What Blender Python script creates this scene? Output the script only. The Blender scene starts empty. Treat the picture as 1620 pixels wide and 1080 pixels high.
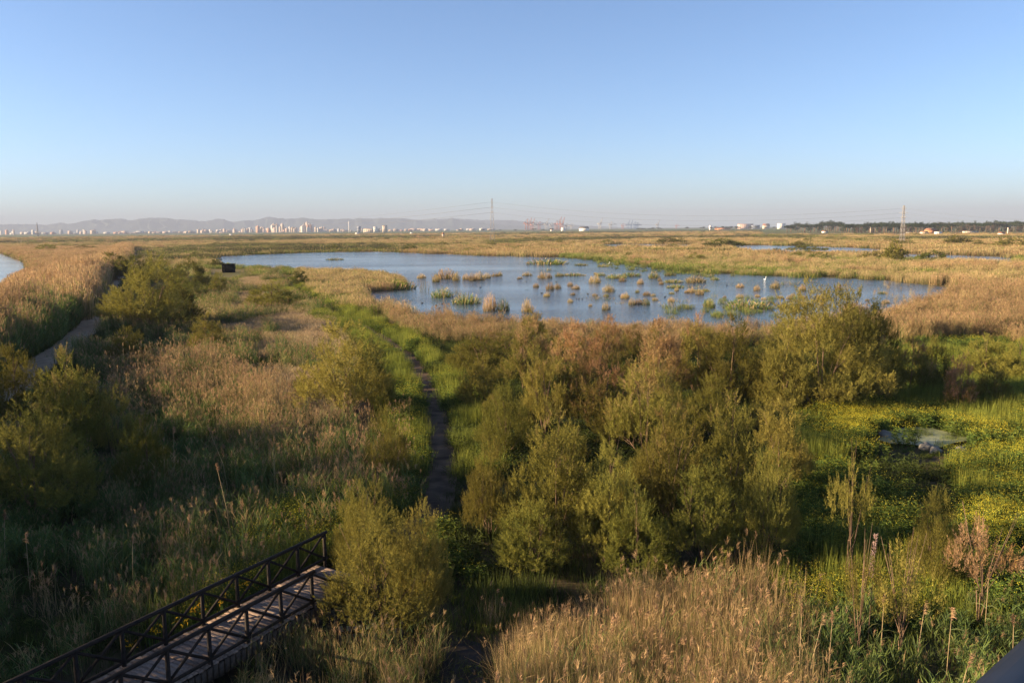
import bpy, math, random
import numpy as np
from mathutils import Matrix, Vector

S = bpy.context.scene
COL = S.collection

# ------------------------------------------------------------------ camera
H = 11.5                      # eye height on the observation tower
FPX = 1307.6                  # focal length in pixels of the 1620 px photograph
PITCH, ROLL = math.radians(7.78), math.radians(0.5)
_F = np.array([0, math.cos(PITCH), -math.sin(PITCH)])
_U0 = np.array([0, math.sin(PITCH), math.cos(PITCH)])
_R0 = np.array([1.0, 0, 0])
_R = math.cos(ROLL) * _R0 - math.sin(ROLL) * _U0
_U = math.cos(ROLL) * _U0 + math.sin(ROLL) * _R0
cam_d = bpy.data.cameras.new("camera")
cam = bpy.data.objects.new("camera", cam_d)
COL.objects.link(cam)
cam_d.sensor_width = 22.3
cam_d.lens = FPX * 22.3 / 1620
cam_d.clip_start, cam_d.clip_end = 0.05, 60000
M = Matrix.Identity(4)
for i in range(3):
    M[i][0], M[i][1], M[i][2] = _R[i], _U[i], -_F[i]
M[2][3] = H
cam.matrix_world = M
S.camera = cam

# ------------------------------------------------------------------ light
SUN_AZ = math.radians(-96)    # measured from the view direction (+Y), negative = left
SUN_EL = math.radians(17)
w = bpy.data.worlds.new("World"); S.world = w; w.use_nodes = True
nt = w.node_tree; bg = nt.nodes["Background"]
sky = nt.nodes.new("ShaderNodeTexSky"); sky.sky_type = 'NISHITA'
sky.sun_disc = False
sky.sun_elevation = SUN_EL
sky.sun_rotation = SUN_AZ
sky.air_density, sky.dust_density, sky.ozone_density = 0.70, 0.65, 3.2
nt.links.new(sky.outputs[0], bg.inputs[0]); bg.inputs[1].default_value = 0.0625
sd = bpy.data.lights.new("sun", 'SUN'); sd.energy = 5.0; sd.angle = math.radians(0.5); sd.color = (1.0, 0.76, 0.46)
sun = bpy.data.objects.new("sun", sd); COL.objects.link(sun)
SUNV = Vector((math.sin(SUN_AZ) * math.cos(SUN_EL), math.cos(SUN_AZ) * math.cos(SUN_EL), math.sin(SUN_EL)))
sun.rotation_euler = SUNV.to_track_quat('Z', 'Y').to_euler()
S.view_settings.view_transform = 'Standard'
S.view_settings.look = 'None'
S.view_settings.exposure = 1.9
S.view_settings.gamma = 1.0
S.render.engine = 'CYCLES'
S.cycles.use_denoising = True
S.cycles.max_bounces = 6; S.cycles.diffuse_bounces = 3; S.cycles.glossy_bounces = 3
S.cycles.transmission_bounces = 4; S.cycles.volume_bounces = 1
S.cycles.caustics_reflective = False; S.cycles.caustics_refractive = False

# ------------------------------------------------------------------ helpers
def ray(px, py):
    return _R * (px - 810) / FPX + _U * (540 - py) / FPX + _F

def G(px, py, z=0.0):
    """where the sight line of a photo point meets the level z"""
    d = ray(px, py); t = (z - H) / d[2]
    return np.array([d[0] * t, d[1] * t])

def GP(pts, z=0.0):
    return np.array([G(x, y, z) for x, y in pts])

def at(px, py, Y):
    d = ray(px, py); k = Y / d[1]
    return np.array([d[0] * k, Y, H + d[2] * k])

RNG = np.random.default_rng(7)
RR = random.Random(11)

def hash2(ix, iy, s):
    n = (ix.astype(np.int64) * 374761393 + iy.astype(np.int64) * 668265263 + s * 974711) & 0x7fffffff
    n = ((n ^ (n >> 13)) * 1274126177) & 0x7fffffff
    return ((n ^ (n >> 16)) & 0xffff) / 65535.0

def vnoise(x, y, s=0):
    x = np.asarray(x, float); y = np.asarray(y, float)
    ix, iy = np.floor(x), np.floor(y); fx, fy = x - ix, y - iy
    fx = fx * fx * (3 - 2 * fx); fy = fy * fy * (3 - 2 * fy)
    a, b = hash2(ix, iy, s), hash2(ix + 1, iy, s)
    c, d = hash2(ix, iy + 1, s), hash2(ix + 1, iy + 1, s)
    return (a * (1 - fx) + b * fx) * (1 - fy) + (c * (1 - fx) + d * fx) * fy

def fnoise(x, y, s=0):
    return 0.55 * vnoise(x, y, s) + 0.3 * vnoise(np.asarray(x) * 2.1, np.asarray(y) * 2.1, s + 5) + 0.15 * vnoise(np.asarray(x) * 4.3, np.asarray(y) * 4.3, s + 9)

def inside(poly, x, y):
    r = np.zeros(np.shape(x), bool); n = len(poly)
    for i in range(n):
        x1, y1 = poly[i]; x2, y2 = poly[(i + 1) % n]
        if y1 == y2: continue
        c = ((y1 > y) != (y2 > y)) & (x < (x2 - x1) * (y - y1) / (y2 - y1) + x1)
        r ^= c
    return r

def dist_line(pts, x, y):
    best = np.full(np.shape(x), 1e9)
    for (x1, y1), (x2, y2) in zip(pts[:-1], pts[1:]):
        dx, dy = x2 - x1, y2 - y1
        t = np.clip(((x - x1) * dx + (y - y1) * dy) / (dx * dx + dy * dy + 1e-9), 0, 1)
        best = np.minimum(best, np.hypot(x - x1 - t * dx, y - y1 - t * dy))
    return best

def mesh_np(name, v, faces, mat=None, cols=None, smooth=False):
    """v (n,3); faces (m,3) or (m,4) int array, or a list of such arrays"""
    me = bpy.data.meshes.new(name)
    fl = faces if isinstance(faces, list) else [faces]
    fl = [np.asarray(q) for q in fl if len(q)]
    me.vertices.add(len(v)); me.vertices.foreach_set("co", np.asarray(v, np.float32).ravel())
    loops = np.concatenate([q.ravel() for q in fl])
    sizes = np.concatenate([np.full(len(q), q.shape[1]) for q in fl])
    starts = np.concatenate([[0], np.cumsum(sizes)[:-1]])
    me.loops.add(len(loops)); me.loops.foreach_set("vertex_index", loops.astype(np.int32))
    me.polygons.add(len(sizes)); me.polygons.foreach_set("loop_start", starts.astype(np.int32))
    if cols is not None:
        a = me.attributes.new("col", 'FLOAT_COLOR', 'POINT')
        c = np.ones((len(v), 4), np.float32); c[:, :3] = cols
        a.data.foreach_set("color", c.ravel())
    me.update(calc_edges=True)
    if smooth: me.polygons.foreach_set("use_smooth", np.ones(len(sizes), bool))
    if mat: me.materials.append(mat)
    me.validate()
    return me

def link(name, me, parent=None, **props):
    o = bpy.data.objects.new(name, me); COL.objects.link(o)
    if parent: o.parent = parent
    for k, v in props.items(): o[k] = v
    return o

def empty(name, loc, label, cat, group=None, rz=0):
    o = bpy.data.objects.new(name, None); COL.objects.link(o)
    o.location = loc; o.rotation_euler = (0, 0, rz); o.empty_display_size = .2
    o["label"] = label; o["category"] = cat
    if group: o["group"] = group
    return o

class MB:
    """collects boxes, bars and tubes for ONE mesh"""
    def __init__(s): s.v, s.q, s.t = [], [], []
    def n(s): return len(s.v)
    def box(s, c, h, rz=0.0):
        c0, s0 = math.cos(rz), math.sin(rz); b = s.n()
        for z in (-1, 1):
            for x, y in ((-1, -1), (1, -1), (1, 1), (-1, 1)):
                X, Y = x * h[0], y * h[1]
                s.v.append((c[0] + X * c0 - Y * s0, c[1] + X * s0 + Y * c0, c[2] + z * h[2]))
        s.q += [(b, b + 3, b + 2, b + 1), (b + 4, b + 5, b + 6, b + 7)]
        for i in range(4): s.q.append((b + i, b + (i + 1) % 4, b + 4 + (i + 1) % 4, b + 4 + i))
        return s
    def bar(s, p, q, w, h=None, up=(0, 0, 1)):
        h = h or w; p, q, up = Vector(p), Vector(q), Vector(up); d = (q - p).normalized()
        sx = d.cross(up)
        if sx.length < 1e-4: sx = d.cross(Vector((1, 0, 0)))
        sx.normalize(); u = sx.cross(d); b = s.n()
        for P in (p, q):
            for i, j in ((-1, -1), (1, -1), (1, 1), (-1, 1)):
                s.v.append(tuple(P + sx * i * w / 2 + u * j * h / 2))
        s.q += [(b, b + 1, b + 2, b + 3), (b + 7, b + 6, b + 5, b + 4)]
        for i in range(4): s.q.append((b + i, b + 4 + i, b + 4 + (i + 1) % 4, b + (i + 1) % 4))
        return s
    def tube(s, pts, radii, k=6):
        pts = [Vector(p) for p in pts]; b = s.n()
        for i, p in enumerate(pts):
            d = (pts[min(i + 1, len(pts) - 1)] - pts[max(i - 1, 0)]).normalized()
            a = d.orthogonal().normalized(); c = d.cross(a)
            r = radii[i] if hasattr(radii, "__len__") else radii
            for j in range(k):
                an = 2 * math.pi * j / k
                s.v.append(tuple(p + a * r * math.cos(an) + c * r * math.sin(an)))
        for i in range(len(pts) - 1):
            for j in range(k):
                s.q.append((b + i * k + j, b + i * k + (j + 1) % k, b + (i + 1) * k + (j + 1) % k, b + (i + 1) * k + j))
        for e in (0, len(pts) - 1):
            c0 = len(s.v); s.v.append(tuple(pts[e]))
            for j in range(k):
                x, y = b + e * k + j, b + e * k + (j + 1) % k
                s.t.append((c0, y, x) if e == 0 else (c0, x, y))
        return s
    def ell(s, c, r, k=8, m=5):
        b = s.n(); s.v.append((c[0], c[1], c[2] - r[2]))
        for i in range(1, m):
            a = -math.pi / 2 + math.pi * i / m
            for j in range(k):
                t = 2 * math.pi * j / k
                s.v.append((c[0] + r[0] * math.cos(a) * math.cos(t), c[1] + r[1] * math.cos(a) * math.sin(t), c[2] + r[2] * math.sin(a)))
        s.v.append((c[0], c[1], c[2] + r[2])); e = s.n() - 1
        for j in range(k):
            s.t.append((b, b + 1 + (j + 1) % k, b + 1 + j)); q = b + 1 + (m - 2) * k
            s.t.append((e, q + j, q + (j + 1) % k))
        for i in range(m - 2):
            for j in range(k):
                x = b + 1 + i * k
                s.q.append((x + j, x + (j + 1) % k, x + k + (j + 1) % k, x + k + j))
        return s
    def mesh(s, name, mat, smooth=False):
        f = []
        if s.q: f.append(np.array(s.q))
        if s.t: f.append(np.array(s.t))
        return mesh_np(name, np.array(s.v), f, mat, smooth=smooth)
    def build(s, name, mat, parent=None, smooth=False, **p):
        return link(name, s.mesh(name, mat, smooth), parent, **p)

# ------------------------------------------------------------------ materials
def newmat(name):
    m = bpy.data.materials.new(name); m.use_nodes = True
    t = m.node_tree; p = t.nodes["Principled BSDF"]
    return m, t, p

def solid(name, c, rough=0.7, var=0.25, scale=4.0, spec=0.3, metal=0.0, bump=0.0):
    m, t, p = newmat(name)
    p.inputs["Roughness"].default_value = rough; p.inputs["Metallic"].default_value = metal
    p.inputs["Specular IOR Level"].default_value = spec
    tc = t.nodes.new("ShaderNodeTexCoord"); n = t.nodes.new("ShaderNodeTexNoise")
    n.inputs["Scale"].default_value = scale; n.inputs["Detail"].default_value = 6
    t.links.new(tc.outputs["Object"], n.inputs["Vector"])
    r = t.nodes.new("ShaderNodeValToRGB")
    r.color_ramp.elements[0].position, r.color_ramp.elements[1].position = .3, .7
    r.color_ramp.elements[0].color = [x * (1 - var) for x in c] + [1]
    r.color_ramp.elements[1].color = [min(1, x * (1 + var)) for x in c] + [1]
    t.links.new(n.outputs["Fac"], r.inputs[0]); t.links.new(r.outputs[0], p.inputs["Base Color"])
    if bump:
        b = t.nodes.new("ShaderNodeBump"); b.inputs["Strength"].default_value = bump
        b.inputs["Distance"].default_value = .02
        t.links.new(n.outputs["Fac"], b.inputs["Height"]); t.links.new(b.outputs[0], p.inputs["Normal"])
    return m

def leafy(name, transl=0.35, tint_world=True, objcol=False):
    """plant tissue: colour comes from the mesh (kind of tissue), varied per plant; light passes through"""
    m, t, p = newmat(name); t.nodes.remove(p)
    out = t.nodes["Material Output"]; N = t.nodes.new; L = t.links.new
    at_ = N("ShaderNodeAttribute"); at_.attribute_name = "col"
    oi = N("ShaderNodeObjectInfo")
    hsv = N("ShaderNodeHueSaturation")
    mr = N("ShaderNodeMapRange"); mr.inputs["To Min"].default_value = .7; mr.inputs["To Max"].default_value = 1.3
    L(oi.outputs["Random"], mr.inputs["Value"]); L(mr.outputs[0], hsv.inputs["Value"])
    wn = N("ShaderNodeMath"); wn.operation = 'MULTIPLY'; wn.inputs[1].default_value = 7.31
    fr = N("ShaderNodeMath"); fr.operation = 'FRACT'
    L(oi.outputs["Random"], wn.inputs[0]); L(wn.outputs[0], fr.inputs[0])
    mh = N("ShaderNodeMapRange"); mh.inputs["To Min"].default_value = .488; mh.inputs["To Max"].default_value = .512
    L(fr.outputs[0], mh.inputs["Value"]); L(mh.outputs[0], hsv.inputs["Hue"])
    col = at_.outputs["Color"]
    if objcol:
        sep = N("ShaderNodeSeparateColor"); L(col, sep.inputs[0])
        ru = N("ShaderNodeAttribute"); ru.attribute_type = 'OBJECT'; ru.attribute_name = "rust"
        to = N("ShaderNodeAttribute"); to.attribute_type = 'OBJECT'; to.attribute_name = "tone"
        g = N("ShaderNodeMix"); g.data_type = 'RGBA'
        g.inputs[6].default_value = (.072, .088, .020, 1); g.inputs[7].default_value = (.228, .198, .048, 1)
        ad = N("ShaderNodeMath"); ad.operation = 'MULTIPLY_ADD'; ad.inputs[1].default_value = .55
        L(sep.outputs[2], ad.inputs[0])
        sc = N("ShaderNodeMath"); sc.operation = 'MULTIPLY_ADD'; sc.inputs[1].default_value = .7; sc.inputs[2].default_value = -.1
        L(to.outputs["Fac"], sc.inputs[0]); L(sc.outputs[0], ad.inputs[2]); ad.use_clamp = True
        L(ad.outputs[0], g.inputs[0])
        pk = N("ShaderNodeMix"); pk.data_type = 'RGBA'
        pk.inputs[6].default_value = (.26, .145, .055, 1); pk.inputs[7].default_value = (.38, .235, .145, 1)
        L(sep.outputs[2], pk.inputs[0])
        # flowering tips: plumes whose own number lies under the shrub's share of bloom
        su = N("ShaderNodeMath"); su.operation = 'SUBTRACT'; L(ru.outputs["Fac"], su.inputs[0]); L(sep.outputs[1], su.inputs[1])
        ms = N("ShaderNodeMapRange"); ms.inputs["From Min"].default_value = -.1; ms.inputs["From Max"].default_value = .25
        L(su.outputs[0], ms.inputs["Value"])
        mx = N("ShaderNodeMix"); mx.data_type = 'RGBA'
        L(ms.outputs[0], mx.inputs[0]); L(g.outputs[2], mx.inputs[6]); L(pk.outputs[2], mx.inputs[7])
        mu = N("ShaderNodeMix"); mu.data_type = 'RGBA'; mu.blend_type = 'MULTIPLY'; mu.inputs[0].default_value = 1
        cb = N("ShaderNodeCombineColor")
        for i in range(3): L(sep.outputs[0], cb.inputs[i])
        L(mx.outputs[2], mu.inputs[6]); L(cb.outputs[0], mu.inputs[7])
        col = mu.outputs[2]
    L(col, hsv.inputs["Color"])
    d = N("ShaderNodeBsdfDiffuse"); tr = N("ShaderNodeBsdfTranslucent"); mix = N("ShaderNodeMixShader")
    mix.inputs[0].default_value = transl
    L(hsv.outputs[0], d.inputs[0]); L(hsv.outputs[0], tr.inputs[0])
    L(d.outputs[0], mix.inputs[1]); L(tr.outputs[0], mix.inputs[2]); L(mix.outputs[0], out.inputs[0])
    return m

PLANT = leafy("plant_tissue", .32)
TAMA = leafy("tamarisk_foliage", .30, objcol=True)
BARK = solid("bark", (.16, .105, .07), .9, .35, 12, .1)
WOODDK = solid("creosoted_wood", (.020, .014, .011), .8, .4, 9, .2, bump=.3)
DECK = [solid("deck_wood", c, .85, .3, 14, .15, bump=.4) for c in ((.20, .145, .115), (.155, .11, .085), (.25, .185, .145))]
BLACKW = solid("black_wood", (.006, .0055, .005), .9, .4, 8, .05)
WHITE = solid("white_plaster", (.78, .74, .70), .8, .06, 2)
CREAM = solid("cream_plaster", (.62, .50, .40), .8, .08, 2)
PINK = solid("pink_plaster", (.58, .42, .36), .8, .08, 2)
ORANGE = solid("orange_plaster", (.60, .27, .12), .8, .1, 2)
GREYB = solid("grey_concrete", (.36, .35, .36), .85, .15, 2)
BLUEG = solid("blue_grey_cladding", (.20, .22, .28), .6, .1, 2)
TILE = solid("roof_tiles", (.26, .12, .075), .85, .25, 3)
DARKR = solid("dark_roof", (.06, .055, .055), .8, .2, 2)
STEEL = solid("galvanised_steel", (.28, .27, .27), .55, .15, 3, .4)
RUSTY = solid("red_painted_steel", (.27, .12, .09), .6, .2, 3)
BLUES = solid("blue_painted_steel", (.06, .11, .22), .6, .2, 3)
WINDOW = solid("window_dark", (.03, .035, .045), .2, .2, 2, .5)
STONE = solid("pale_stone", (.20, .185, .16), .9, .3, 3, .2, bump=.6)
CABLE = solid("cable", (.10, .10, .11), .5, .1, 2)
RAILM = solid("dark_blue_enamel", (.006, .009, .022), .5, .35, 18, .25)
SIGNM = solid("pale_sign_paint", (.55, .58, .50), .6, .1, 4)

# ------------------------------------------------------------------ places (world, metres)
ROADX = GP([(40, 592), (104, 552), (140, 518), (160, 488), (172, 462), (182, 443)], 1.2)
_o = ROADX[np.argsort(ROADX[:, 1])]
_sl = (_o[-1, 0] - _o[0, 0]) / (_o[-1, 1] - _o[0, 1])
ROAD = np.vstack([[_o[0, 0] - _sl * (_o[0, 1] + 40), -40], [_o[0, 0] - _sl * (_o[0, 1] - 20), 20], _o,
                  [_o[-1, 0] + _sl * 140, _o[-1, 1] + 140], [_o[-1, 0] + _sl * 420 - 10, _o[-1, 1] + 420]])
CU_Y = np.array([-100, 150, 230, 350, 550, 700]); CU_U = np.array([18, 19, 26, 47, 92, 150])

def road_u(x, y): return np.interp(y, ROAD[:, 1], ROAD[:, 0]) - x      # metres left of the road
def canal_u(y): return np.interp(y, CU_Y, CU_U)
def sst(a, b, v):
    t = np.clip((v - a) / (b - a), 0, 1); return t * t * (3 - 2 * t)

def ground_h(x, y):
    u = road_u(x, y); cu = canal_u(y)
    lev = 1.25 * sst(-8, -2, u) * (1 - sst(cu - 4, cu, u)) * (1 - sst(420, 560, y))
    return lev

PATH = GP([(560, 905), (625, 870), (672, 830), (692, 790), (698, 740), (695, 690), (686, 640), (671, 602), (652, 573), (630, 553),
           (605, 536), (570, 516), (535, 500), (500, 482), (476, 466), (462, 456), (456, 448)])
POND = GP([(340, 406), (430, 402), (520, 399), (610, 398.5), (700, 402), (770, 405), (840, 406), (900, 408), (960, 413), (1010, 419), (1070, 426),
           (1110, 432), (1200, 436), (1300, 439), (1400, 444), (1470, 451), (1545, 460), (1520, 475), (1400, 496), (1300, 512), (1180, 524), (1080, 526),
           (1000, 520), (900, 513), (800, 509), (720, 507), (655, 504), (618, 490), (585, 474), (570, 462), (600, 462), (645, 456), (636, 444), (585, 433),
           (500, 430), (440, 424), (390, 424), (345, 418)])
LAGOONS = [GP([(1150, 388), (1230, 388.5), (1300, 390.5), (1360, 392.5), (1400, 395), (1400, 404), (1320, 402), (1240, 401), (1180, 398)]),
           GP([(1415, 402), (1500, 403.5), (1560, 405.5), (1600, 408), (1600, 417), (1540, 415), (1470, 412), (1420, 410)]),
           GP([(945, 387), (1000, 386.2), (1100, 387), (1100, 391), (1020, 391), (950, 390.5)])]
BD = np.array([.487, .873]); BD /= np.linalg.norm(BD); BN = np.array([-BD[1], BD[0]])
B0 = np.array([-5.76, 22.2])                                # foot of the far-end post on the near rail, deck level 1 m
DZ = 1.0
BRIDGE = np.array([B0 + BD * 2.9 - BN * .3, B0 + BD * 2.9 + BN * 2.1, B0 - BD * 15 + BN * 2.1, B0 - BD * 15 - BN * .3])
CANALR = [(np.interp(y, ROAD[:, 1], ROAD[:, 0]) - canal_u(y), y) for y in (-60, 0, 60, 120, 180, 240, 320, 420, 520, 560)]
CANAL = np.array(CANALR + [(-560, 575), (-760, 560), (-260, -60)])
ALGAE = np.array([G(1457 + 68 * (1 + .16 * math.sin(3 * a + 1) + .09 * math.sin(7 * a)) * math.cos(a), 694 + 15 * (1 + .18 * math.sin(2 * a) + .10 * math.sin(5 * a + 2)) * math.sin(a)) for a in np.linspace(0, 2 * math.pi, 61)[:-1]])
FENCECLEAR = GP([(522, 1015), (650, 1000), (665, 1045), (520, 1050)])
POOLCLEAR = np.array([G(1455 + 85 * math.cos(a), 712 + 34 * math.sin(a)) for a in np.linspace(0, 2 * math.pi, 25)[:-1]])
DITCH = GP([(420, 1000), (520, 965), (640, 985), (760, 1020), (770, 1130), (560, 1180), (300, 1180), (330, 1080)])

def free(x, y, pm=1.0, rm=1.7):
    k = dist_line(PATH, x, y) > pm * (.62 + .62 * vnoise(x * 1.3, y * 1.3, 15))
    k &= np.abs(road_u(x, y)) > rm
    k &= ~inside(BRIDGE, x, y)
    k &= ~inside(CANAL, x, y)
    k &= ~inside(ALGAE, x, y)
    k &= ~inside(FENCECLEAR, x, y)
    k &= ~(inside(POOLCLEAR, x, y) & (RNG.random(len(x)) < .95))
    return k

def dry(x, y):
    k = ~inside(POND, x, y)
    for q in LAGOONS: k &= ~inside(q, x, y)
    return k

# ------------------------------------------------------------------ setting: ground, water, ways, hills, haze
def ground_mat():
    m, t, p = newmat("marsh_ground"); N = t.nodes.new; L = t.links.new
    p.inputs["Roughness"].default_value = .95; p.inputs["Specular IOR Level"].default_value = .1
    geo = N("ShaderNodeNewGeometry")
    def noise(s, d=5):
        n = N("ShaderNodeTexNoise"); n.inputs["Scale"].default_value = s; n.inputs["Detail"].default_value = d
        L(geo.outputs["Position"], n.inputs["Vector"]); return n
    def ramp(a, b, c0, c1, src):
        r = N("ShaderNodeValToRGB"); r.color_ramp.elements[0].position, r.color_ramp.elements[1].position = a, b
        r.color_ramp.elements[0].color, r.color_ramp.elements[1].color = (*c0, 1), (*c1, 1); L(src, r.inputs[0]); return r
    near = ramp(.35, .65, (.045, .034, .020), (.085, .066, .034), noise(1.3, 8).outputs["Fac"])
    far = ramp(.40, .58, (.070, .075, .024), (.20, .135, .062), noise(.009, 7).outputs["Fac"])
    crop = ramp(.45, .55, (.060, .085, .022), (.10, .10, .032), noise(.0022, 4).outputs["Fac"])
    ln = N("ShaderNodeVectorMath"); ln.operation = 'LENGTH'; L(geo.outputs["Position"], ln.inputs[0])
    def step(a, b):
        q = N("ShaderNodeMapRange"); q.inputs["From Min"].default_value = a; q.inputs["From Max"].default_value = b
        L(ln.outputs["Value"], q.inputs["Value"]); return q
    def mix(f, a, b):
        q = N("ShaderNodeMix"); q.data_type = 'RGBA'; L(f, q.inputs[0]); L(a, q.inputs[6]); L(b, q.inputs[7]); return q.outputs[2]
    c = mix(step(110, 260).outputs[0], near.outputs[0], far.outputs[0])
    c = mix(step(1100, 1700).outputs[0], c, crop.outputs[0])
    L(c, p.inputs["Base Color"])
    b = N("ShaderNodeBump"); b.inputs["Strength"].default_value = .7; b.inputs["Distance"].default_value = .12
    L(noise(2.2, 8).outputs["Fac"], b.inputs["Height"]); L(b.outputs[0], p.inputs["Normal"])
    return m

def make_ground():
    d = np.concatenate([[0.01], np.linspace(2, 60, 70), 60 * (16500 / 60) ** (np.linspace(0, 1, 150)[1:])])
    an = np.concatenate([np.radians(np.linspace(-50, 50, 261)), np.radians(np.linspace(50, 310, 66)[1:-1])])
    D, A = np.meshgrid(d, an, indexing='ij')
    x, y = D * np.sin(A), D * np.cos(A)
    z = ground_h(x, y) * (D < 900) + (fnoise(x / 9, y / 9, 3) - .5) * .10 * (D < 75) * (D > 3)
    z = np.where(D > 75, z, z)
    n, k = len(d), len(an); idx = np.arange(n * k).reshape(n, k)
    a = idx[:-1]; b = idx[1:]
    q = np.stack([a, np.roll(a, -1, 1), np.roll(b, -1, 1), b], -1).reshape(-1, 4)[:, ::-1]
    link("ground", mesh_np("ground", np.stack([x, y, z], -1).reshape(-1, 3), q, ground_mat(), smooth=True), kind="structure",
         label="flat brown and green marsh ground reaching the horizon")
make_ground()

def water_mat(name, body, rough, bump, scale, sx=1.0):
    m, t, p = newmat(name); N = t.nodes.new; L = t.links.new
    p.inputs["Base Color"].default_value = (*body, 1); p.inputs["Roughness"].default_value = rough
    p.inputs["IOR"].default_value = 1.33; p.inputs["Specular IOR Level"].default_value = .5
    geo = N("ShaderNodeNewGeometry"); mp = N("ShaderNodeMapping"); mp.inputs["Scale"].default_value = (sx, 1, 1)
    L(geo.outputs["Position"], mp.inputs["Vector"])
    n = N("ShaderNodeTexNoise"); n.inputs["Scale"].default_value = scale; n.inputs["Detail"].default_value = 4
    L(mp.outputs[0], n.inputs["Vector"])
    n2 = N("ShaderNodeTexNoise"); n2.inputs["Scale"].default_value = .035; n2.inputs["Detail"].default_value = 4
    mp2 = N("ShaderNodeMapping"); mp2.inputs["Scale"].default_value = (.35, 1, 1)
    L(geo.outputs["Position"], mp2.inputs["Vector"]); L(mp2.outputs[0], n2.inputs["Vector"])
    mr = N("ShaderNodeMapRange"); mr.inputs["From Min"].default_value = .35; mr.inputs["From Max"].default_value = .65
    mr.inputs["To Min"].default_value = bump * .3; mr.inputs["To Max"].default_value = bump * 1.6
    L(n2.outputs["Fac"], mr.inputs["Value"])
    b = N("ShaderNodeBump"); b.inputs["Distance"].default_value = .3
    L(mr.outputs[0], b.inputs["Strength"])
    L(n.outputs["Fac"], b.inputs["Height"]); L(b.outputs[0], p.inputs["Normal"])
    return m
POOLW = water_mat("rippled_water", (.040, .066, .095), .10, .60, 1.6)
CANW = water_mat("calm_water", (.030, .036, .036), .06, .15, 1.2)
DITW = solid("wet_black_mud", (.016, .013, .010), .55, .5, 3, .15, bump=.8)

def sheet(name, poly, z, mat, **p):
    import bmesh
    bm = bmesh.new(); vs = [bm.verts.new((x, y, z)) for x, y in poly]
    f = bm.faces.new(vs); bmesh.ops.triangulate(bm, faces=[f]); bmesh.ops.recalc_face_normals(bm, faces=bm.faces)
    me = bpy.data.meshes.new(name); bm.to_mesh(me); bm.free()
    if me.polygons[0].normal.z < 0: me.flip_normals()
    me.materials.append(mat); return link(name, me, kind="structure", **p)

def wavy(poly, amp):
    out = []; n = len(poly)
    for i in range(n):
        a, b = poly[i], poly[(i + 1) % n]; L_ = np.hypot(*(b - a)); k = max(1, min(12, int(L_ / 4)))
        for j in range(k):
            p = a + (b - a) * j / k
            if j: p = p + (RNG.random(2) - .5) * amp
            out.append(p)
    return np.array(out)
sheet("pond_water", wavy(POND, 1.6), .05, POOLW, label="blue rippled water of the wide open pond")
for q in LAGOONS: sheet("lagoon_water", wavy(q, 3), .05, POOLW, label="strip of blue lagoon water behind the far reeds")
sheet("canal_water", CANAL, .04, CANW, label="pale canal water at the left edge")
sheet("ditch_mud", wavy(DITCH, .5), .06, DITW, label="dark wet mud of the ditch beside the boardwalk")

def ribbon(name, pts, hw, mat, zo, jit, label):
    pts = np.array(pts); dense = []
    for a, b in zip(pts[:-1], pts[1:]):
        k = max(2, int(np.hypot(*(b - a)) / .8))
        for j in range(k): dense.append(a + (b - a) * j / k)
    dense = np.array(dense + [pts[-1]])
    for _ in range(6): dense[1:-1] = (dense[:-2] + dense[1:-1] * 2 + dense[2:]) / 4
    T = np.gradient(dense, axis=0); T /= np.linalg.norm(T, axis=1)[:, None] + 1e-9
    Nn = np.stack([-T[:, 1], T[:, 0]], 1); n = len(dense); cs = np.linspace(-1, 1, 5)
    V = []
    for i, c in enumerate(cs):
        j = (fnoise(np.arange(n) * .35, np.full(n, i * 3.7), 21) - .5) * jit if abs(c) == 1 else 0
        P = dense + Nn * (c * hw + (np.sign(c) * j if abs(c) == 1 else 0))[..., None] if np.ndim(j) else dense + Nn * c * hw
        z = ground_h(P[:, 0], P[:, 1]) + zo + .02 * (1 - c * c)
        V.append(np.column_stack([P, z]))
    V = np.concatenate(V); idx = np.arange(5 * n).reshape(5, n)
    a, b = idx[:-1], idx[1:]
    q = np.stack([a[:, :-1], b[:, :-1], b[:, 1:], a[:, 1:]], -1).reshape(-1, 4)[:, ::-1]
    return link(name, mesh_np(name, V, q, mat, smooth=True), kind="structure", label=label)
DIRT = solid("trodden_earth", (.085, .058, .040), .95, .55, 1.1, .1, bump=1.0)
DIRT2 = solid("dirt_road", (.34, .235, .155), .95, .25, 1.2, .1, bump=.6)
ribbon("footpath", PATH, .82, DIRT, .075, .5, "narrow dark earth footpath curving through the shrubs")
ribbon("dirt_road", ROAD[1:], 1.45, DIRT2, .08, .6, "pale dirt road on the levee at the left")

alg_m, _t, _p = newmat("duckweed_scum"); _p.inputs["Roughness"].default_value = .35
_g = _t.nodes.new("ShaderNodeNewGeometry"); _n = _t.nodes.new("ShaderNodeTexNoise"); _n.inputs["Scale"].default_value = .9; _n.inputs["Detail"].default_value = 8; _n.inputs["Roughness"].default_value = .65
_t.links.new(_g.outputs["Position"], _n.inputs["Vector"]); _r = _t.nodes.new("ShaderNodeValToRGB"); _t.links.new(_n.outputs["Fac"], _r.inputs[0]); _t.links.new(_r.outputs[0], _p.inputs["Base Color"])
_e = _r.color_ramp.elements; _e[0].position, _e[0].color = .36, (.03, .035, .02, 1); _e[1].position, _e[1].color = .66, (.27, .28, .16, 1); _x = _e.new(.46); _x.color = (.17, .19, .10, 1)
sheet("algae_pool", ALGAE, .12, alg_m, label="small pool covered in pale green scum among the mustard")

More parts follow.
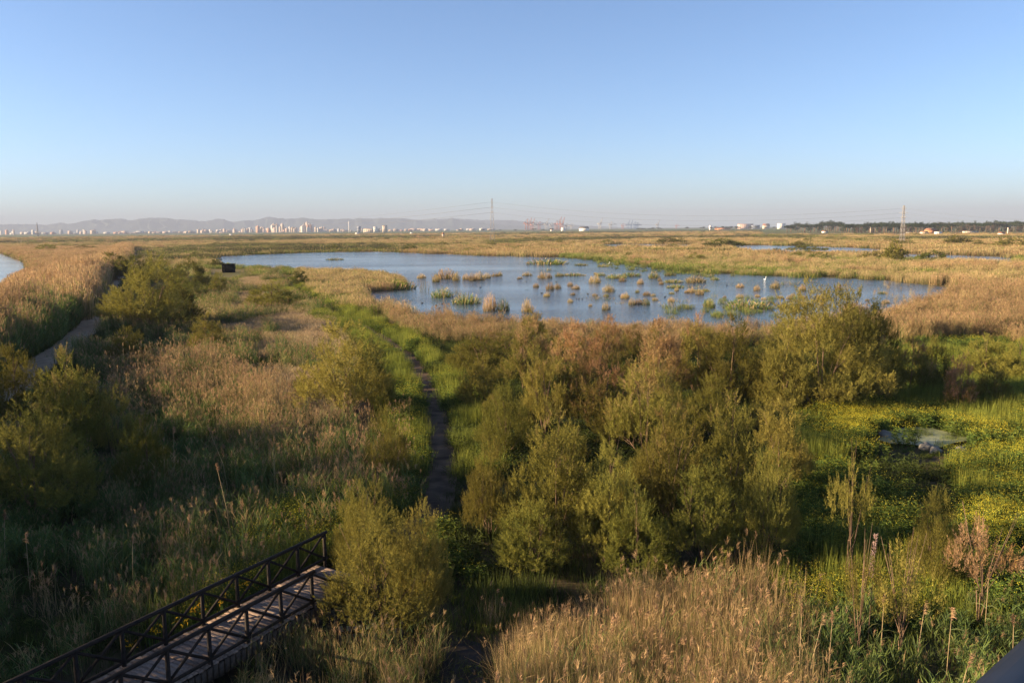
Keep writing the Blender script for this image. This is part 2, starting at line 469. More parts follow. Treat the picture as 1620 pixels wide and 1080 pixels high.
def make_hills():
    prof = [(-500, 356), (-300, 352), (-120, 354), (0, 355), (45, 354.5), (75, 356), (95, 352), (112, 355), (130, 350), (147, 347.5), (165, 348.5), (185, 347), (205, 349), (222, 346), (240, 344.5),
            (262, 345), (280, 347), (300, 348), (325, 350.5), (345, 345.5), (369, 351), (385, 349), (400, 348.5), (412, 346), (425, 343), (447, 346.5), (462, 346), (478, 344.5), (500, 347), (530, 347),
            (560, 347.5), (600, 347), (640, 345.5), (660, 349), (690, 350), (718, 346.5), (742, 350), (770, 353), (800, 356), (850, 359)]
    far = [(380, 352), (450, 349), (520, 347), (580, 346), (625, 345), (660, 348), (720, 345.5), (760, 348), (810, 348.5), (860, 352), (905, 356), (960, 358.5), (1010, 360.5)]
    m = solid("scrub_hills", (.035, .045, .040), .95, .4, .004, .1)
    for nm, pr, Y, sd_ in (("hills", prof, 12000, 1), ("hills", far, 13800, 2)):
        px = np.array([p[0] for p in pr]); py = np.array([p[1] for p in pr])
        xs = np.arange(px[0], px[-1] + .1, 1.5); ys = np.interp(xs, px, py)
        ys = ys + (vnoise(xs * .2, xs * 0, 4 + sd_) - .5) * .9
        crest = np.array([at(a, b, Y) for a, b in zip(xs, ys)])
        rows = [(-.11, 0), (-.09, .12), (-.06, .30), (-.03, .62), (-.012, .86), (0, 1), (.03, .7), (.08, -.05)]
        V = []
        for i, (o, hgt) in enumerate(rows):
            zz = np.maximum(crest[:, 2], 5) * hgt * (1 + (0 if hgt in (0, 1) else .5) * (vnoise(xs * .07, xs * 0 + i, 8) - .5))
            V.append(np.column_stack([crest[:, 0] * (1 + o), crest[:, 1] * (1 + o) + (vnoise(xs * .12, xs * 0 + i, 5) - .5) * 300 * (0 < hgt < 1), zz - (.5 if hgt <= 0 else 0)]))
        n = len(xs); V = np.concatenate(V); idx = np.arange(len(rows) * n).reshape(len(rows), n)
        a, b = idx[:-1], idx[1:]
        q = np.stack([a[:, :-1], a[:, 1:], b[:, 1:], b[:, :-1]], -1).reshape(-1, 4)
        link(nm, mesh_np(nm, V, q, m, smooth=True), kind="structure", label=("blue hazy mountain ridge along the left horizon", "fainter farther mountain ridge behind the harbour")[sd_ - 1])
make_hills()

def make_haze():
    m = bpy.data.materials.new("haze_air"); m.use_nodes = True; t = m.node_tree
    t.nodes.remove(t.nodes["Principled BSDF"])
    v = t.nodes.new("ShaderNodeVolumePrincipled")
    v.inputs["Color"].default_value = (.345, .40, .55, 1); v.inputs["Density"].default_value = 1.1e-4
    v.inputs["Anisotropy"].default_value = .0
    v.inputs["Density Attribute"].default_value = ""
    t.links.new(v.outputs[0], t.nodes["Material Output"].inputs["Volume"])
    b = MB().box((0, 0, 163), (17000, 17000, 166))
    o = b.build("haze", m, kind="stuff", label="thin pale blue haze over the marsh", category="haze")
make_haze()
# ------------------------------------------------------------------ plant prototypes (numpy strips)
class PB:
    def __init__(s): s.V, s.C, s.Q, s.T, s.n = [], [], [], [], 0
    def strip(s, base, d, L_, w, droop, seg, c0, c1, cj=.18, rng=RNG, tip=0.08, side=None):
        """n thin blades: base (n,3), direction d (n,3), length, width, droop and end colours"""
        n = len(base); d = d / (np.linalg.norm(d, axis=1)[:, None] + 1e-9)
        L_ = np.broadcast_to(L_, (n,)); w = np.broadcast_to(w, (n,)); droop = np.broadcast_to(droop, (n,))
        rv = rng.normal(size=(n, 3)); rv[:, 2] *= .3
        sd_ = np.cross(d, rv) if side is None else side
        sd_ = sd_ / (np.linalg.norm(sd_, axis=1)[:, None] + 1e-9)
        jit = 1 + (rng.random((n, 1)) - .5) * 2 * cj
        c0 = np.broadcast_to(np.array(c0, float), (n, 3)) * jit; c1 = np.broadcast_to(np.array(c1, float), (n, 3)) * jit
        hb = rng.normal(size=(n, 3)); hb[:, 2] = 0
        vs, cs = [], []
        for i in range(seg + 1):
            t = i / seg
            p = base + d * (L_ * t)[:, None] + np.array([0, 0, -1.0]) * (droop * L_ * t * t)[:, None] + hb * (np.abs(droop) * L_ * t * t * .35)[:, None]
            ww = (w * (1 - t) ** .6 * (.75 + .25 * min(1, t * 4)) + w * tip * (t > .9)) / 2
            if i == seg and seg == 1:
                vs.append(p); cs.append(c0 + (c1 - c0) * t)
            else:
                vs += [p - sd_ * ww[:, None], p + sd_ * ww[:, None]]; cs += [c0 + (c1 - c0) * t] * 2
        k = len(vs); V = np.stack(vs, 1).reshape(-1, 3); C = np.stack(cs, 1).reshape(-1, 3)
        b = s.n + np.arange(n)[:, None] * k
        if seg == 1:
            s.T.append(np.concatenate([b, b + 1, b + 2], 1))
        else:
            for i in range(seg):
                s.Q.append(np.concatenate([b + 2 * i, b + 2 * i + 1, b + 2 * i + 3, b + 2 * i + 2], 1))
        s.V.append(V); s.C.append(C); s.n += len(V)
        return s
    def mesh(s, name, mat):
        f = []
        if s.Q: f.append(np.concatenate(s.Q))
        if s.T: f.append(np.concatenate(s.T))
        return mesh_np(name, np.concatenate(s.V), f, mat, np.concatenate(s.C))

def disc(rng, n, r):
    a = rng.random(n) * 2 * np.pi; q = np.sqrt(rng.random(n)) * r
    return np.column_stack([q * np.cos(a), q * np.sin(a), np.zeros(n)])

def dirs(rng, n, lean, bias=(0, 0)):
    a = rng.random(n) * 2 * np.pi; l = np.abs(rng.normal(size=n)) * lean
    return np.column_stack([np.sin(l) * np.cos(a) + bias[0], np.sin(l) * np.sin(a) + bias[1], np.cos(l)])

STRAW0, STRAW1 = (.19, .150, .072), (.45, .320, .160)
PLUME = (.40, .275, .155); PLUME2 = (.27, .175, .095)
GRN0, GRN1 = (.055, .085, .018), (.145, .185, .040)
BGRN = (.085, .125, .055)

def reeds(seed, n, r, h, green, plumes, leaves=4, lean=.10, ws=.016, wl=.026, far=1.0):
    rng = np.random.default_rng(seed); b = PB()
    base = disc(rng, n, r); d = dirs(rng, n, lean); hh = h * (.6 + .4 * rng.random(n))
    fb = rng.random(n) < .10; d[fb, :2] += rng.normal(size=(int(fb.sum()), 2)) * .7          # bent and fallen stalks
    isg = rng.random(n) < green
    c0 = np.where(isg[:, None], GRN0, STRAW0); c1 = np.where(isg[:, None], GRN1, STRAW1)
    dr = .10 * rng.random(n)
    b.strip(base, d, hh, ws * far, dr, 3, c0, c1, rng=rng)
    if leaves:
        m = n * leaves; k = np.repeat(np.arange(n), leaves); t = .25 + .7 * rng.random(m)
        dn = d / np.linalg.norm(d, axis=1)[:, None]
        P = base[k] + dn[k] * (hh[k] * t)[:, None]; P[:, 2] -= dr[k] * hh[k] * t * t
        a = rng.random(m) * 2 * np.pi
        dd = np.column_stack([np.cos(a) * .55, np.sin(a) * .55, 1.0 + .6 * rng.random(m)])
        g2 = isg[k] | (rng.random(m) < green * .4)
        c0 = np.where(g2[:, None], BGRN, STRAW0); c1 = np.where(g2[:, None], GRN1, STRAW1)
        b.strip(P, dd, (.35 + .3 * rng.random(m)) * min(1.3, h / 2 + .3), wl * far, .15 + .35 * rng.random(m), 2, c0, c1, rng=rng)
    pk = np.nonzero(rng.random(n) < plumes)[0]
    if len(pk):
        dn = d / np.linalg.norm(d, axis=1)[:, None]
        tip = base[pk] + dn[pk] * hh[pk][:, None]; tip[:, 2] -= dr[pk] * hh[pk]
        per = 14; k = np.repeat(np.arange(len(pk)), per); m = len(k)
        P = tip[k] + np.column_stack([rng.normal(size=(m, 2)) * .012, -.02 + .20 * rng.random(m)])
        wind = np.repeat(rng.normal(size=(len(pk), 2)) * .35, per, 0)
        dd = np.column_stack([rng.normal(size=(m, 2)) * .28 + wind, np.full(m, 1.0)])
        b.strip(P, dd, .12 + .10 * rng.random(m), .017 * far, .3, 2, PLUME2, PLUME, rng=rng)
    return b

def grass(seed, n, r, h, c0, c1, w=.014, lean=.28, droop=.35, heads=None, hw=.02):
    rng = np.random.default_rng(seed); b = PB(); base = disc(rng, n, r); d = dirs(rng, n, lean)
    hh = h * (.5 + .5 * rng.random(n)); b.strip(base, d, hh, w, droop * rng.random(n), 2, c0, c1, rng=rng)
    if heads:
        k = np.nonzero(rng.random(n) < .6)[0]; dn = d[k] / np.linalg.norm(d[k], axis=1)[:, None]
        b.strip(base[k] + dn * (hh[k] * .8)[:, None], dn + rng.normal(size=dn.shape) * .15, .22, hw, .2, 2, heads, heads, rng=rng)
    return b

def mustard(seed, h=1.0, flowers=190, r=.6, n=40):
    rng = np.random.default_rng(seed); b = PB(); base = disc(rng, n, r * .8); d = dirs(rng, n, .22); hh = h * (.7 + .3 * rng.random(n))
    b.strip(base, d, hh, .016, .1, 2, (.05, .075, .02), (.10, .14, .03), rng=rng)
    m = n * 7; k = np.repeat(np.arange(n), 7); dn = d / np.linalg.norm(d, axis=1)[:, None]
    a = rng.random(m) * 6.283; P = base[k] + dn[k] * (hh[k] * (.1 + .75 * rng.random(m)))[:, None]
    b.strip(P, np.column_stack([np.cos(a), np.sin(a), .5 + rng.random(m) * .6]), .16 + .12 * rng.random(m), .05, .5, 2, (.06, .09, .022), (.12, .16, .035), rng=rng)
    k = rng.integers(0, n, flowers); P = base[k] + dn[k] * hh[k][:, None] + rng.normal(size=(flowers, 3)) * (.10, .10, .09)
    dd = rng.normal(size=(flowers, 3)); dd[:, 2] = np.abs(dd[:, 2])
    b.strip(P, dd, .026, .028, .0, 1, (.46, .40, .04), (.56, .50, .06), rng=rng)
    return b

def patch(seed, n, r, h, mixg, w, gc=(GRN0, GRN1), sc=(STRAW0, STRAW1), plume=.4, dome=.35, lean=.13):
    """a wide patch of reeds for the far marsh: many broad leaf blades, crown slightly domed"""
    rng = np.random.default_rng(seed); b = PB(); base = disc(rng, n, r)
    rad = np.hypot(base[:, 0], base[:, 1]) / r; hh = h * (.55 + .45 * rng.random(n)) * (1 - dome * rad ** 2)
    g = rng.random(n) < mixg
    b.strip(base, dirs(rng, n, lean) + np.column_stack([base[:, :2] / r * lean * (1.5 if dome > .5 else .15), np.zeros(n)]), hh, w, .12 * rng.random(n), 2, np.where(g[:, None], gc[0], sc[0]), np.where(g[:, None], gc[1], sc[1]), rng=rng, cj=.3)
    m = int(n * plume)
    if m:
        k = rng.integers(0, n, m); P = base[k].copy(); P[:, 2] = hh[k] * .8
        b.strip(P, dirs(rng, m, .35), .5, w * 1.1, .4, 2, np.where(g[k][:, None], gc[1], sc[1]), np.where(g[k][:, None], gc[1], PLUME), rng=rng, cj=.3)
    return b

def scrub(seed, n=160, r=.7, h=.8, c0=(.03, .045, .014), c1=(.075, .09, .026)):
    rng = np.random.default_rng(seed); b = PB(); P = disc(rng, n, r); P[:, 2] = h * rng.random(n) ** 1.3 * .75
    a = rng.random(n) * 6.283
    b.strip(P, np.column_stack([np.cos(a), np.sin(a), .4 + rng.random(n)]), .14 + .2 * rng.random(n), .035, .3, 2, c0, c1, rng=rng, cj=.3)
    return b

PROTO = {}
def proto(key, builders):
    c = bpy.data.collections.new("proto_" + key); PROTO[key] = (c, len(builders))
    for i, b in enumerate(builders):
        me = b.mesh("%s_%02d" % (key, i), PLANT); c.objects.link(bpy.data.objects.new("%s_%02d" % (key, i), me))

DRYS = ((.22, .165, .095), (.42, .29, .155))
proto("reed_tan", [reeds(100 + i, 30, .55, 2.6, .12, .6) for i in range(4)])
proto("reed_mix", [reeds(110 + i, 28, .55, 2.2, .66, .22, leaves=4) for i in range(4)])
proto("reed_green", [reeds(120 + i, 26, .5, 1.7, .95, .10, leaves=6, wl=.036) for i in range(4)])
proto("straw", [reeds(130 + i, 100, .5, 2.1, .10, .05, leaves=0, lean=.24, ws=.011, wl=.014) for i in range(4)])
proto("straw_green", [reeds(140 + i, 80, .5, 1.9, .45, .03, leaves=1, lean=.18, ws=.011, wl=.016) for i in range(4)])
proto("grass_tan", [grass(150 + i, 80, .6, 1.05, (.10, .095, .04), (.36, .275, .150), heads=(.37, .275, .17)) for i in range(3)])
proto("grass_green", [grass(160 + i, 80, .55, .85, (.055, .085, .018), (.165, .190, .042), w=.022) for i in range(3)])
proto("grass_tall", [grass(165 + i, 90, .55, 1.35, (.06, .095, .018), (.22, .235, .045), w=.018, lean=.12, droop=.2) for i in range(3)])
proto("reed_plume", [reeds(125 + i, 16, .5, 2.5, .15, .9, leaves=2, lean=.09, ws=.02, wl=.02) for i in range(4)])
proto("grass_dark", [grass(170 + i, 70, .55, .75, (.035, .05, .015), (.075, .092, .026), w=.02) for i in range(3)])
proto("mustard", [mustard(180 + i) for i in range(3)])
proto("mustard_sparse", [mustard(190 + i, 1.1, 55) for i in range(3)])
proto("scrub", [scrub(200 + i) for i in range(3)])
proto("mid_tan", [patch(210 + i, 110, 1.4, 2.5, .18, .045, sc=((.18, .15, .07), (.40, .30, .15))) for i in range(3)])
proto("mid_green", [patch(220 + i, 110, 1.4, 1.9, .85, .05) for i in range(3)])
proto("mid_orange", [patch(225 + i, 120, 1.4, 3.0, .08, .045, sc=((.18, .13, .065), (.39, .262, .14)), plume=1.2) for i in range(3)])
proto("far_tan", [patch(230 + i, 110, 4.0, 2.4, .12, .13, sc=((.17, .135, .065), (.38, .28, .14))) for i in range(3)])
proto("far_rust", [patch(235 + i, 110, 4.0, 2.2, .10, .13, sc=((.16, .11, .055), (.36, .23, .11))) for i in range(3)])
proto("far_green", [patch(240 + i, 110, 4.0, 1.9, .85, .14, gc=((.06, .08, .02), (.155, .165, .042)), plume=.2) for i in range(3)])
proto("far_dark", [patch(250 + i, 120, 3.5, 2.0, .9, .16, gc=((.03, .035, .015), (.055, .06, .024)), plume=.2) for i in range(3)])

def scatter_tree(key):
    c, cnt = PROTO[key]
    g = bpy.data.node_groups.new("scatter_" + key, 'GeometryNodeTree')
    g.interface.new_socket("Geometry", in_out='INPUT', socket_type='NodeSocketGeometry')
    g.interface.new_socket("Geometry", in_out='OUTPUT', socket_type='NodeSocketGeometry')
    N, L = g.nodes.new, g.links.new
    i, o = N("NodeGroupInput"), N("NodeGroupOutput")
    ci = N("GeometryNodeCollectionInfo"); ci.inputs["Collection"].default_value = c
    ci.inputs["Separate Children"].default_value = True; ci.inputs["Reset Children"].default_value = True
    mp = N("GeometryNodeMeshToPoints"); L(i.outputs[0], mp.inputs[0])
    ip = N("GeometryNodeInstanceOnPoints"); L(mp.outputs[0], ip.inputs["Points"]); L(ci.outputs[0], ip.inputs["Instance"])
    ip.inputs["Pick Instance"].default_value = True
    def attr(n, ty):
        a = N("GeometryNodeInputNamedAttribute"); a.data_type = ty; a.inputs["Name"].default_value = n; return a.outputs[0]
    L(attr("pick", 'INT'), ip.inputs["Instance Index"])
    L(attr("rot", 'FLOAT_VECTOR'), ip.inputs["Rotation"]); L(attr("scl", 'FLOAT_VECTOR'), ip.inputs["Scale"])
    L(ip.outputs[0], o.inputs[0]); return g
TREES = {}

def scatter(name, key, x, y, label, cat, smin=.8, smax=1.2, hs=None, tilt=.06, z=None, sink=.05):
    n = len(x)
    if not n: return
    if key not in TREES: TREES[key] = scatter_tree(key)
    me = bpy.data.meshes.new(name); me.vertices.add(n)
    z = ground_h(x, y) if z is None else np.broadcast_to(z, x.shape)
    me.vertices.foreach_set("co", np.column_stack([x, y, z - sink]).astype(np.float32).ravel())
    a = me.attributes.new("pick", 'INT', 'POINT'); a.data.foreach_set("value", RNG.integers(0, PROTO[key][1], n).astype(np.int32))
    a = me.attributes.new("rot", 'FLOAT_VECTOR', 'POINT')
    a.data.foreach_set("vector", np.column_stack([RNG.normal(size=n) * tilt, RNG.normal(size=n) * tilt, RNG.random(n) * 6.283]).astype(np.float32).ravel())
    s = smin + (smax - smin) * RNG.random(n); hz = s if hs is None else s * hs
    a = me.attributes.new("scl", 'FLOAT_VECTOR', 'POINT'); a.data.foreach_set("vector", np.column_stack([s, s, hz]).astype(np.float32).ravel())
    o = link(name, me, kind="stuff", label=label, category=cat)
    mod = o.modifiers.new("scatter", 'NODES'); mod.node_group = TREES[key]
    return o

def fill(poly, dens, margin=0):
    """points spread evenly in a polygon, dens per square metre"""
    lo, hi = poly.min(0), poly.max(0); A = np.prod(hi - lo); n = int(A * dens)
    p = lo + RNG.random((n, 2)) * (hi - lo); k = inside(poly, p[:, 0], p[:, 1])
    return p[k, 0], p[k, 1]

def wedge(d0, d1, a0, a1, n, power=1.0):
    """points between two distances and bearings (degrees), thinning with distance"""
    d = np.exp(np.log(d0) + (np.log(d1) - np.log(d0)) * RNG.random(n)) if power == 1 else d0 + (d1 - d0) * RNG.random(n)
    a = np.radians(a0 + (a1 - a0) * RNG.random(n)); return d * np.sin(a), d * np.cos(a)
# ------------------------------------------------------------------ reed beds, grass, flowers (masses nobody could count)
def road_side(y): return np.interp(y, ROAD[:, 1], ROAD[:, 0])
_ps = PATH[np.argsort(PATH[:, 1])]
def path_x(y): return np.interp(y, _ps[:, 1], _ps[:, 0])

def split(x, y, keys, probs, pick=None):
    """shares points among prototypes by patchy noise, so alike plants stand together"""
    q = fnoise(x / 7 + 40, y / 7 + 11, 31) if pick is None else pick
    q = q + (RNG.random(len(x)) - .5) * .16
    r = np.argsort(np.argsort(q)) / max(1, len(q)); e = np.cumsum(probs) / np.sum(probs); b = 0
    for k, c in zip(keys, e):
        m = (r >= b) & (r < c + (c > .999)); b = c; yield k, x[m], y[m]

# levee reeds between the road and the canal
def levee(y0, y1, dens, keys, probs, label, **kw):
    wmax = 125 if y1 > 300 else 26
    n = int((y1 - y0) * wmax * dens); y = y0 + (y1 - y0) * RNG.random(n); u = 1.9 + wmax * RNG.random(n)
    k = u < canal_u(y) - .2; y, u = y[k], u[k]; x = road_side(y) - u
    for key, a, b in split(x, y, keys, probs):
        uu = road_side(b) - a; hn = (1.30 - .62 * sst(6, 17, uu)) * (.8 + .4 * fnoise(a / 5, b / 5, 90)); scatter("levee_reeds", key, a, b, label, "reeds", hs=hn, **kw)
levee(24, 95, 4.2, ["reed_green", "reed_mix", "reed_tan"], [.25, .45, .3], "tall reeds with brown plumes on the near levee bank", smin=1.15, smax=1.6)
levee(95, 190, 1.5, ["mid_green", "mid_tan", "mid_orange"], [.15, .3, .55], "orange brown plumed reeds on the levee between road and canal", smin=1.2, smax=1.7)
levee(190, 600, .30, ["mid_green", "mid_tan", "mid_orange"], [.15, .4, .45], "distant brown reeds on the canal bank", smin=1.0, smax=1.5)
n = 1500; yy = 26 + 170 * RNG.random(n); uu = 1.95 + 2.6 * RNG.random(n) ** 1.5
scatter("levee_reeds", "reed_green", road_side(yy) - uu, yy, "dark green reed wall along the left side of the dirt road", "reeds", 1.2, 2.0)
n = 2600; yy = 24 + 150 * RNG.random(n); uu = np.where(RNG.random(n) < .5, 1.75 + .6 * RNG.random(n), -1.75 - 4.5 * RNG.random(n))
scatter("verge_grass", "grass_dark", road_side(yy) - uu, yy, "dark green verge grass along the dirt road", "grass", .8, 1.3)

def zone(name, px, dens, keys, probs, label, cat, smin=.8, smax=1.2, pm=.85, z=0, far=False, wet=False, hs=None, tilt=.06, pick=None):
    poly = GP(px, z); x, y = fill(poly, dens); k = free(x, y, pm) 
    if not wet: k &= dry(x, y) & ~inside(DITCH, x, y)
    x, y = x[k], y[k]
    for key, a, b in split(x, y, keys, probs):
        hn = .55 + .75 * fnoise(a / 3.1, b / 3.1, 87) if hs is None else hs
        scatter(name, key, a, b, label, cat, smin, smax, hs=hn, tilt=tilt)

# the field between the road and the footpath
zone("field_grass", [(345, 470), (385, 440), (440, 436), (520, 500), (560, 560), (560, 640), (520, 690), (440, 690), (390, 640), (345, 560)], 4.5,
     ["grass_tan", "grass_green", "grass_tan", "reed_mix", "grass_dark"], [.38, .16, .34, .06, .06], "fine pinkish tan grass in the field left of the footpath", "grass", .8, 1.2)
zone("field_reeds", [(180, 560), (340, 540), (400, 660), (470, 690), (560, 680), (690, 820), (520, 900), (430, 930), (250, 880), (230, 700), (150, 640)], 2.0,
     ["reed_mix", "reed_green", "grass_dark", "reed_mix"], [.35, .3, .2, .15], "green and tan plumed reeds in the middle of the left field", "reeds", .65, 1.05)
zone("field_reeds", [(180, 470), (350, 440), (345, 560), (200, 620), (60, 620), (120, 560)], 1.6,
     ["reed_mix", "grass_dark", "scrub"], [.45, .35, .2], "mixed reeds and low scrub below the shrubs by the road", "reeds", .6, .95)
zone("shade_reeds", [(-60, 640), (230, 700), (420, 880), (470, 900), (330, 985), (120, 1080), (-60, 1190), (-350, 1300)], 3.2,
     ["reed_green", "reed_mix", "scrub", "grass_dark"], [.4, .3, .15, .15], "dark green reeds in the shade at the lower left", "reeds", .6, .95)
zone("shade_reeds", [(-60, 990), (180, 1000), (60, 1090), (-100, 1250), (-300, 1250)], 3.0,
     ["reed_green", "grass_green"], [.6, .4], "bright green reed shoots beside the far railing", "reeds", .45, .7)
zone("wild_mustard", [(260, 1010), (330, 955), (400, 890), (470, 815), (540, 800), (570, 870), (500, 905), (400, 970), (330, 1010)], 4.0,
     ["mustard_sparse", "mustard", "grass_tall"], [.25, .45, .3], "yellow flowering mustard behind the boardwalk railing", "wildflowers", 1.0, 1.35)
zone("wild_mustard", [(590, 690), (650, 640), (690, 700), (694, 800), (640, 850), (575, 800)], 2.6,
     ["mustard_sparse", "mustard_sparse", "grass_green"], [.5, .2, .3], "feathery flowering weeds along the left edge of the footpath", "wildflowers", .9, 1.3, pm=1.0)
zone("plumed_reeds", [(165, 590), (330, 570), (480, 640), (500, 740), (420, 720), (300, 680), (190, 690)], .9,
     ["reed_plume"], [1], "row of tall pale plumed reeds across the left field", "reeds", .8, 1.15)
zone("plumed_reeds", [(520, 690), (640, 680), (660, 820), (540, 860), (500, 800)], .5,
     ["reed_plume"], [1], "scattered pale plumed reeds left of the footpath", "reeds", .7, .95)
zone("plumed_reeds", [(0, 900), (400, 800), (480, 860), (300, 980), (0, 1080)], .12,
     ["reed_plume"], [1], "few pale plumed reeds in the lower left shade", "reeds", .6, .85)
# lush grass along the footpath
x, y = fill(GP([(430, 438), (500, 445), (640, 520), (760, 640), (790, 760), (640, 760), (560, 560), (430, 470)]), 6.0)
dl = dist_line(PATH, x, y); k = free(x, y, .95) & (dl < 1.6 + 3.2 * fnoise(x / 6, y / 6, 3)) & dry(x, y)
x, y = x[k], y[k]
for key, a, b in split(x, y, ["grass_green", "grass_tall", "mustard_sparse", "grass_dark"], [.40, .30, .15, .15]):
    scatter("lush_grass", key, a, b, "bright green grass edging the footpath", "grass", .7, 1.3, hs=.5 + .95 * fnoise(a / 2.4, b / 2.4, 88))
zone("low_meadow", [(380, 445), (460, 436), (520, 448), (560, 470), (540, 500), (480, 482), (400, 480)], 3.0,
     ["grass_green", "grass_tan", "mustard_sparse"], [.55, .3, .15], "low green meadow near the hide", "grass", .7, 1.1)
# undergrowth of the thicket
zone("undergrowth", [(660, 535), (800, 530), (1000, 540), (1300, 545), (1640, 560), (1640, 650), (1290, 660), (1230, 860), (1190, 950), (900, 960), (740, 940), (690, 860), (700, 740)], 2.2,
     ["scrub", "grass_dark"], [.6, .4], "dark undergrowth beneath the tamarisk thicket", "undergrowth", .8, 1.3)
# reeds at the near shore of the pond
zone("shore_reeds", [(600, 492), (650, 510), (800, 521), (1000, 530), (1200, 533), (1400, 508), (1420, 520), (1300, 545), (1000, 560), (800, 545), (700, 545), (640, 530)], 2.2,
     ["reed_tan", "reed_mix", "reed_tan"], [.5, .2, .3], "tan reeds on the near shore of the pond", "reeds", .62, .88)
zone("peninsula_reeds", [(470, 432), (585, 436), (632, 446), (638, 456), (600, 459), (570, 459), (580, 480), (600, 500), (540, 490), (480, 455)], 1.2,
     ["mid_green", "mid_tan", "mid_tan"], [.3, .4, .3], "tan reeds on the spit at the left of the pond", "reeds", .8, 1.1)
zone("right_reed_bed", [(1385, 516), (1500, 482), (1530, 462), (1700, 470), (1700, 560), (1560, 540), (1420, 545)], 1.9,
     ["reed_tan", "straw", "reed_tan"], [.4, .2, .4], "tall straw coloured reed bed at the right of the pond", "reeds", .8, 1.15)
zone("right_meadow", [(1400, 545), (1560, 540), (1700, 560), (1700, 660), (1440, 640)], 2.2,
     ["grass_tall", "scrub", "mustard_sparse"], [.4, .35, .25], "green scrubby meadow below the right reed bed", "meadow", .8, 1.2)
# mustard meadow at the right
zone("mustard_meadow", [(1265, 668), (1400, 640), (1700, 610), (1700, 720), (1560, 710), (1380, 740), (1270, 740)], 3.8,
     ["grass_tall", "mustard_sparse", "mustard"], [.55, .2, .25], "yellow mustard and lush grass round the small pool", "wildflowers", .9, 1.35)
zone("mustard_meadow", [(1230, 760), (1380, 735), (1560, 715), (1560, 830), (1380, 880), (1240, 870)], 2.6,
     ["mustard_sparse", "grass_dark", "scrub"], [.5, .3, .2], "thin mustard and dark grass in the shade below the pool", "wildflowers", .8, 1.15)
zone("mustard_meadow", [(1510, 740), (1720, 700), (1720, 930), (1520, 860)], 3.4,
     ["mustard", "grass_tall", "mustard_sparse"], [.55, .25, .2], "dense yellow mustard at the right edge", "wildflowers", .9, 1.2)
zone("mustard_meadow", [(1200, 900), (1330, 870), (1440, 880), (1640, 900), (1700, 1000), (1250, 1010)], 3.4,
     ["mustard", "grass_tall", "mustard_sparse"], [.3, .45, .25], "mustard and tall grass in front of the bare shrubs", "wildflowers", .8, 1.15)
zone("green_reeds", [(1270, 1000), (1700, 970), (1850, 1350), (1290, 1350)], 4.2,
     ["reed_green", "grass_green", "reed_green", "mustard_sparse"], [.35, .3, .25, .1], "broad leaved green reeds at the lower right", "reeds", .6, .85)
zone("path_mouth_weeds", [(560, 880), (660, 850), (720, 800), (760, 900), (880, 960), (760, 1010), (620, 985)], 3.0,
     ["grass_green", "grass_dark", "mustard_sparse", "scrub"], [.3, .3, .2, .2], "weeds and dark grass where the footpath meets the boardwalk", "weeds", .8, 1.25)
# dry reeds at the bottom
zone("dry_reeds", [(840, 1090), (890, 1010), (950, 1000), (1000, 962), (1100, 965), (1190, 945), (1270, 1000), (1290, 1180), (1260, 1400), (780, 1400), (770, 1200)], 4.2,
     ["straw", "straw_green", "straw"], [.4, .3, .3], "dense dry straw coloured reeds at the bottom centre", "reeds", .75, 1.12)
zone("dry_reeds", [(690, 1000), (880, 975), (900, 1060), (830, 1300), (560, 1300), (600, 1060)], 2.8,
     ["straw", "grass_dark", "scrub"], [.45, .3, .25], "thin dry reeds standing in the dark ditch", "reeds", .55, .85, wet=True)
zone("dry_reeds", [(400, 1060), (500, 985), (690, 985), (680, 1250), (300, 1300)], 3.4,
     ["straw", "grass_dark", "straw_green"], [.35, .35, .3], "scattered dead reeds below the boardwalk", "reeds", .6, .95, wet=True)

x, y = fill(POOLCLEAR, 6.0); k = ~inside(ALGAE, x, y)
for key, a, b in split(x[k], y[k], ["grass_green", "mustard_sparse", "grass_dark"], [.55, .15, .3]): scatter("pool_bank_grass", key, a, b, "short grass on the bank in front of the scummy pool", "grass", .22, .42)
x, y = fill(ALGAE, .9); k = fnoise(x / 1.5, y / 1.5, 41) > .55; scatter("pool_sedge", "grass_green", x[k], y[k], "tufts of sedge growing in the scummy pool", "sedge", .4, .8)
# the far marsh
def marsh(d0, d1, n, keys, probs, label, cell, power=1, smin=.8, smax=1.25, a0=-42, a1=42, hs=None):
    x, y = wedge(d0, d1, a0, a1, n, power)
    k = dry(x, y) & free(x, y, 1.2, 3) & (y > 100) & ((road_u(x, y) < -3) | (y > 560))
    for q in CLEAR: k &= ~inside(q, x, y)
    k &= ~((d0 > 900) & (x > .30 * y) & (np.hypot(x, y) > 1120))
    x, y = x[k], y[k]
    pk = .5 * fnoise(x / cell + 9, y / cell + 4, 61) + .5 * fnoise(x / cell / 3, y / cell / 3, 66)
    for key, a, b in split(x, y, keys, probs, pk):
        hn = None if hs is None else (.55 + .9 * fnoise(a / 14, b / 14, 77))
        scatter("far_marsh", key, a, b, label, "marsh reeds", smin, smax, hs=hn)
CLEAR = [GP([(380, 445), (460, 436), (560, 450), (700, 560), (640, 620), (350, 560)]), GP([(1380, 500), (1530, 470), (1700, 470), (1700, 600), (1380, 600)]),
         GP([(326, 442), (395, 442), (392, 426), (330, 426)])]
marsh(105, 330, 17000, ["mid_green", "mid_tan", "mid_tan", "mid_orange"], [.38, .25, .25, .12], "tan and green reeds round the pond", 30, 2, hs=1, smin=.7, smax=1.0)
marsh(330, 1000, 15000, ["far_dark", "far_green", "far_tan", "far_rust", "far_tan"], [.19, .29, .20, .15, .17], "wide brown and green marsh beyond the pond", 70, 2, hs=1)
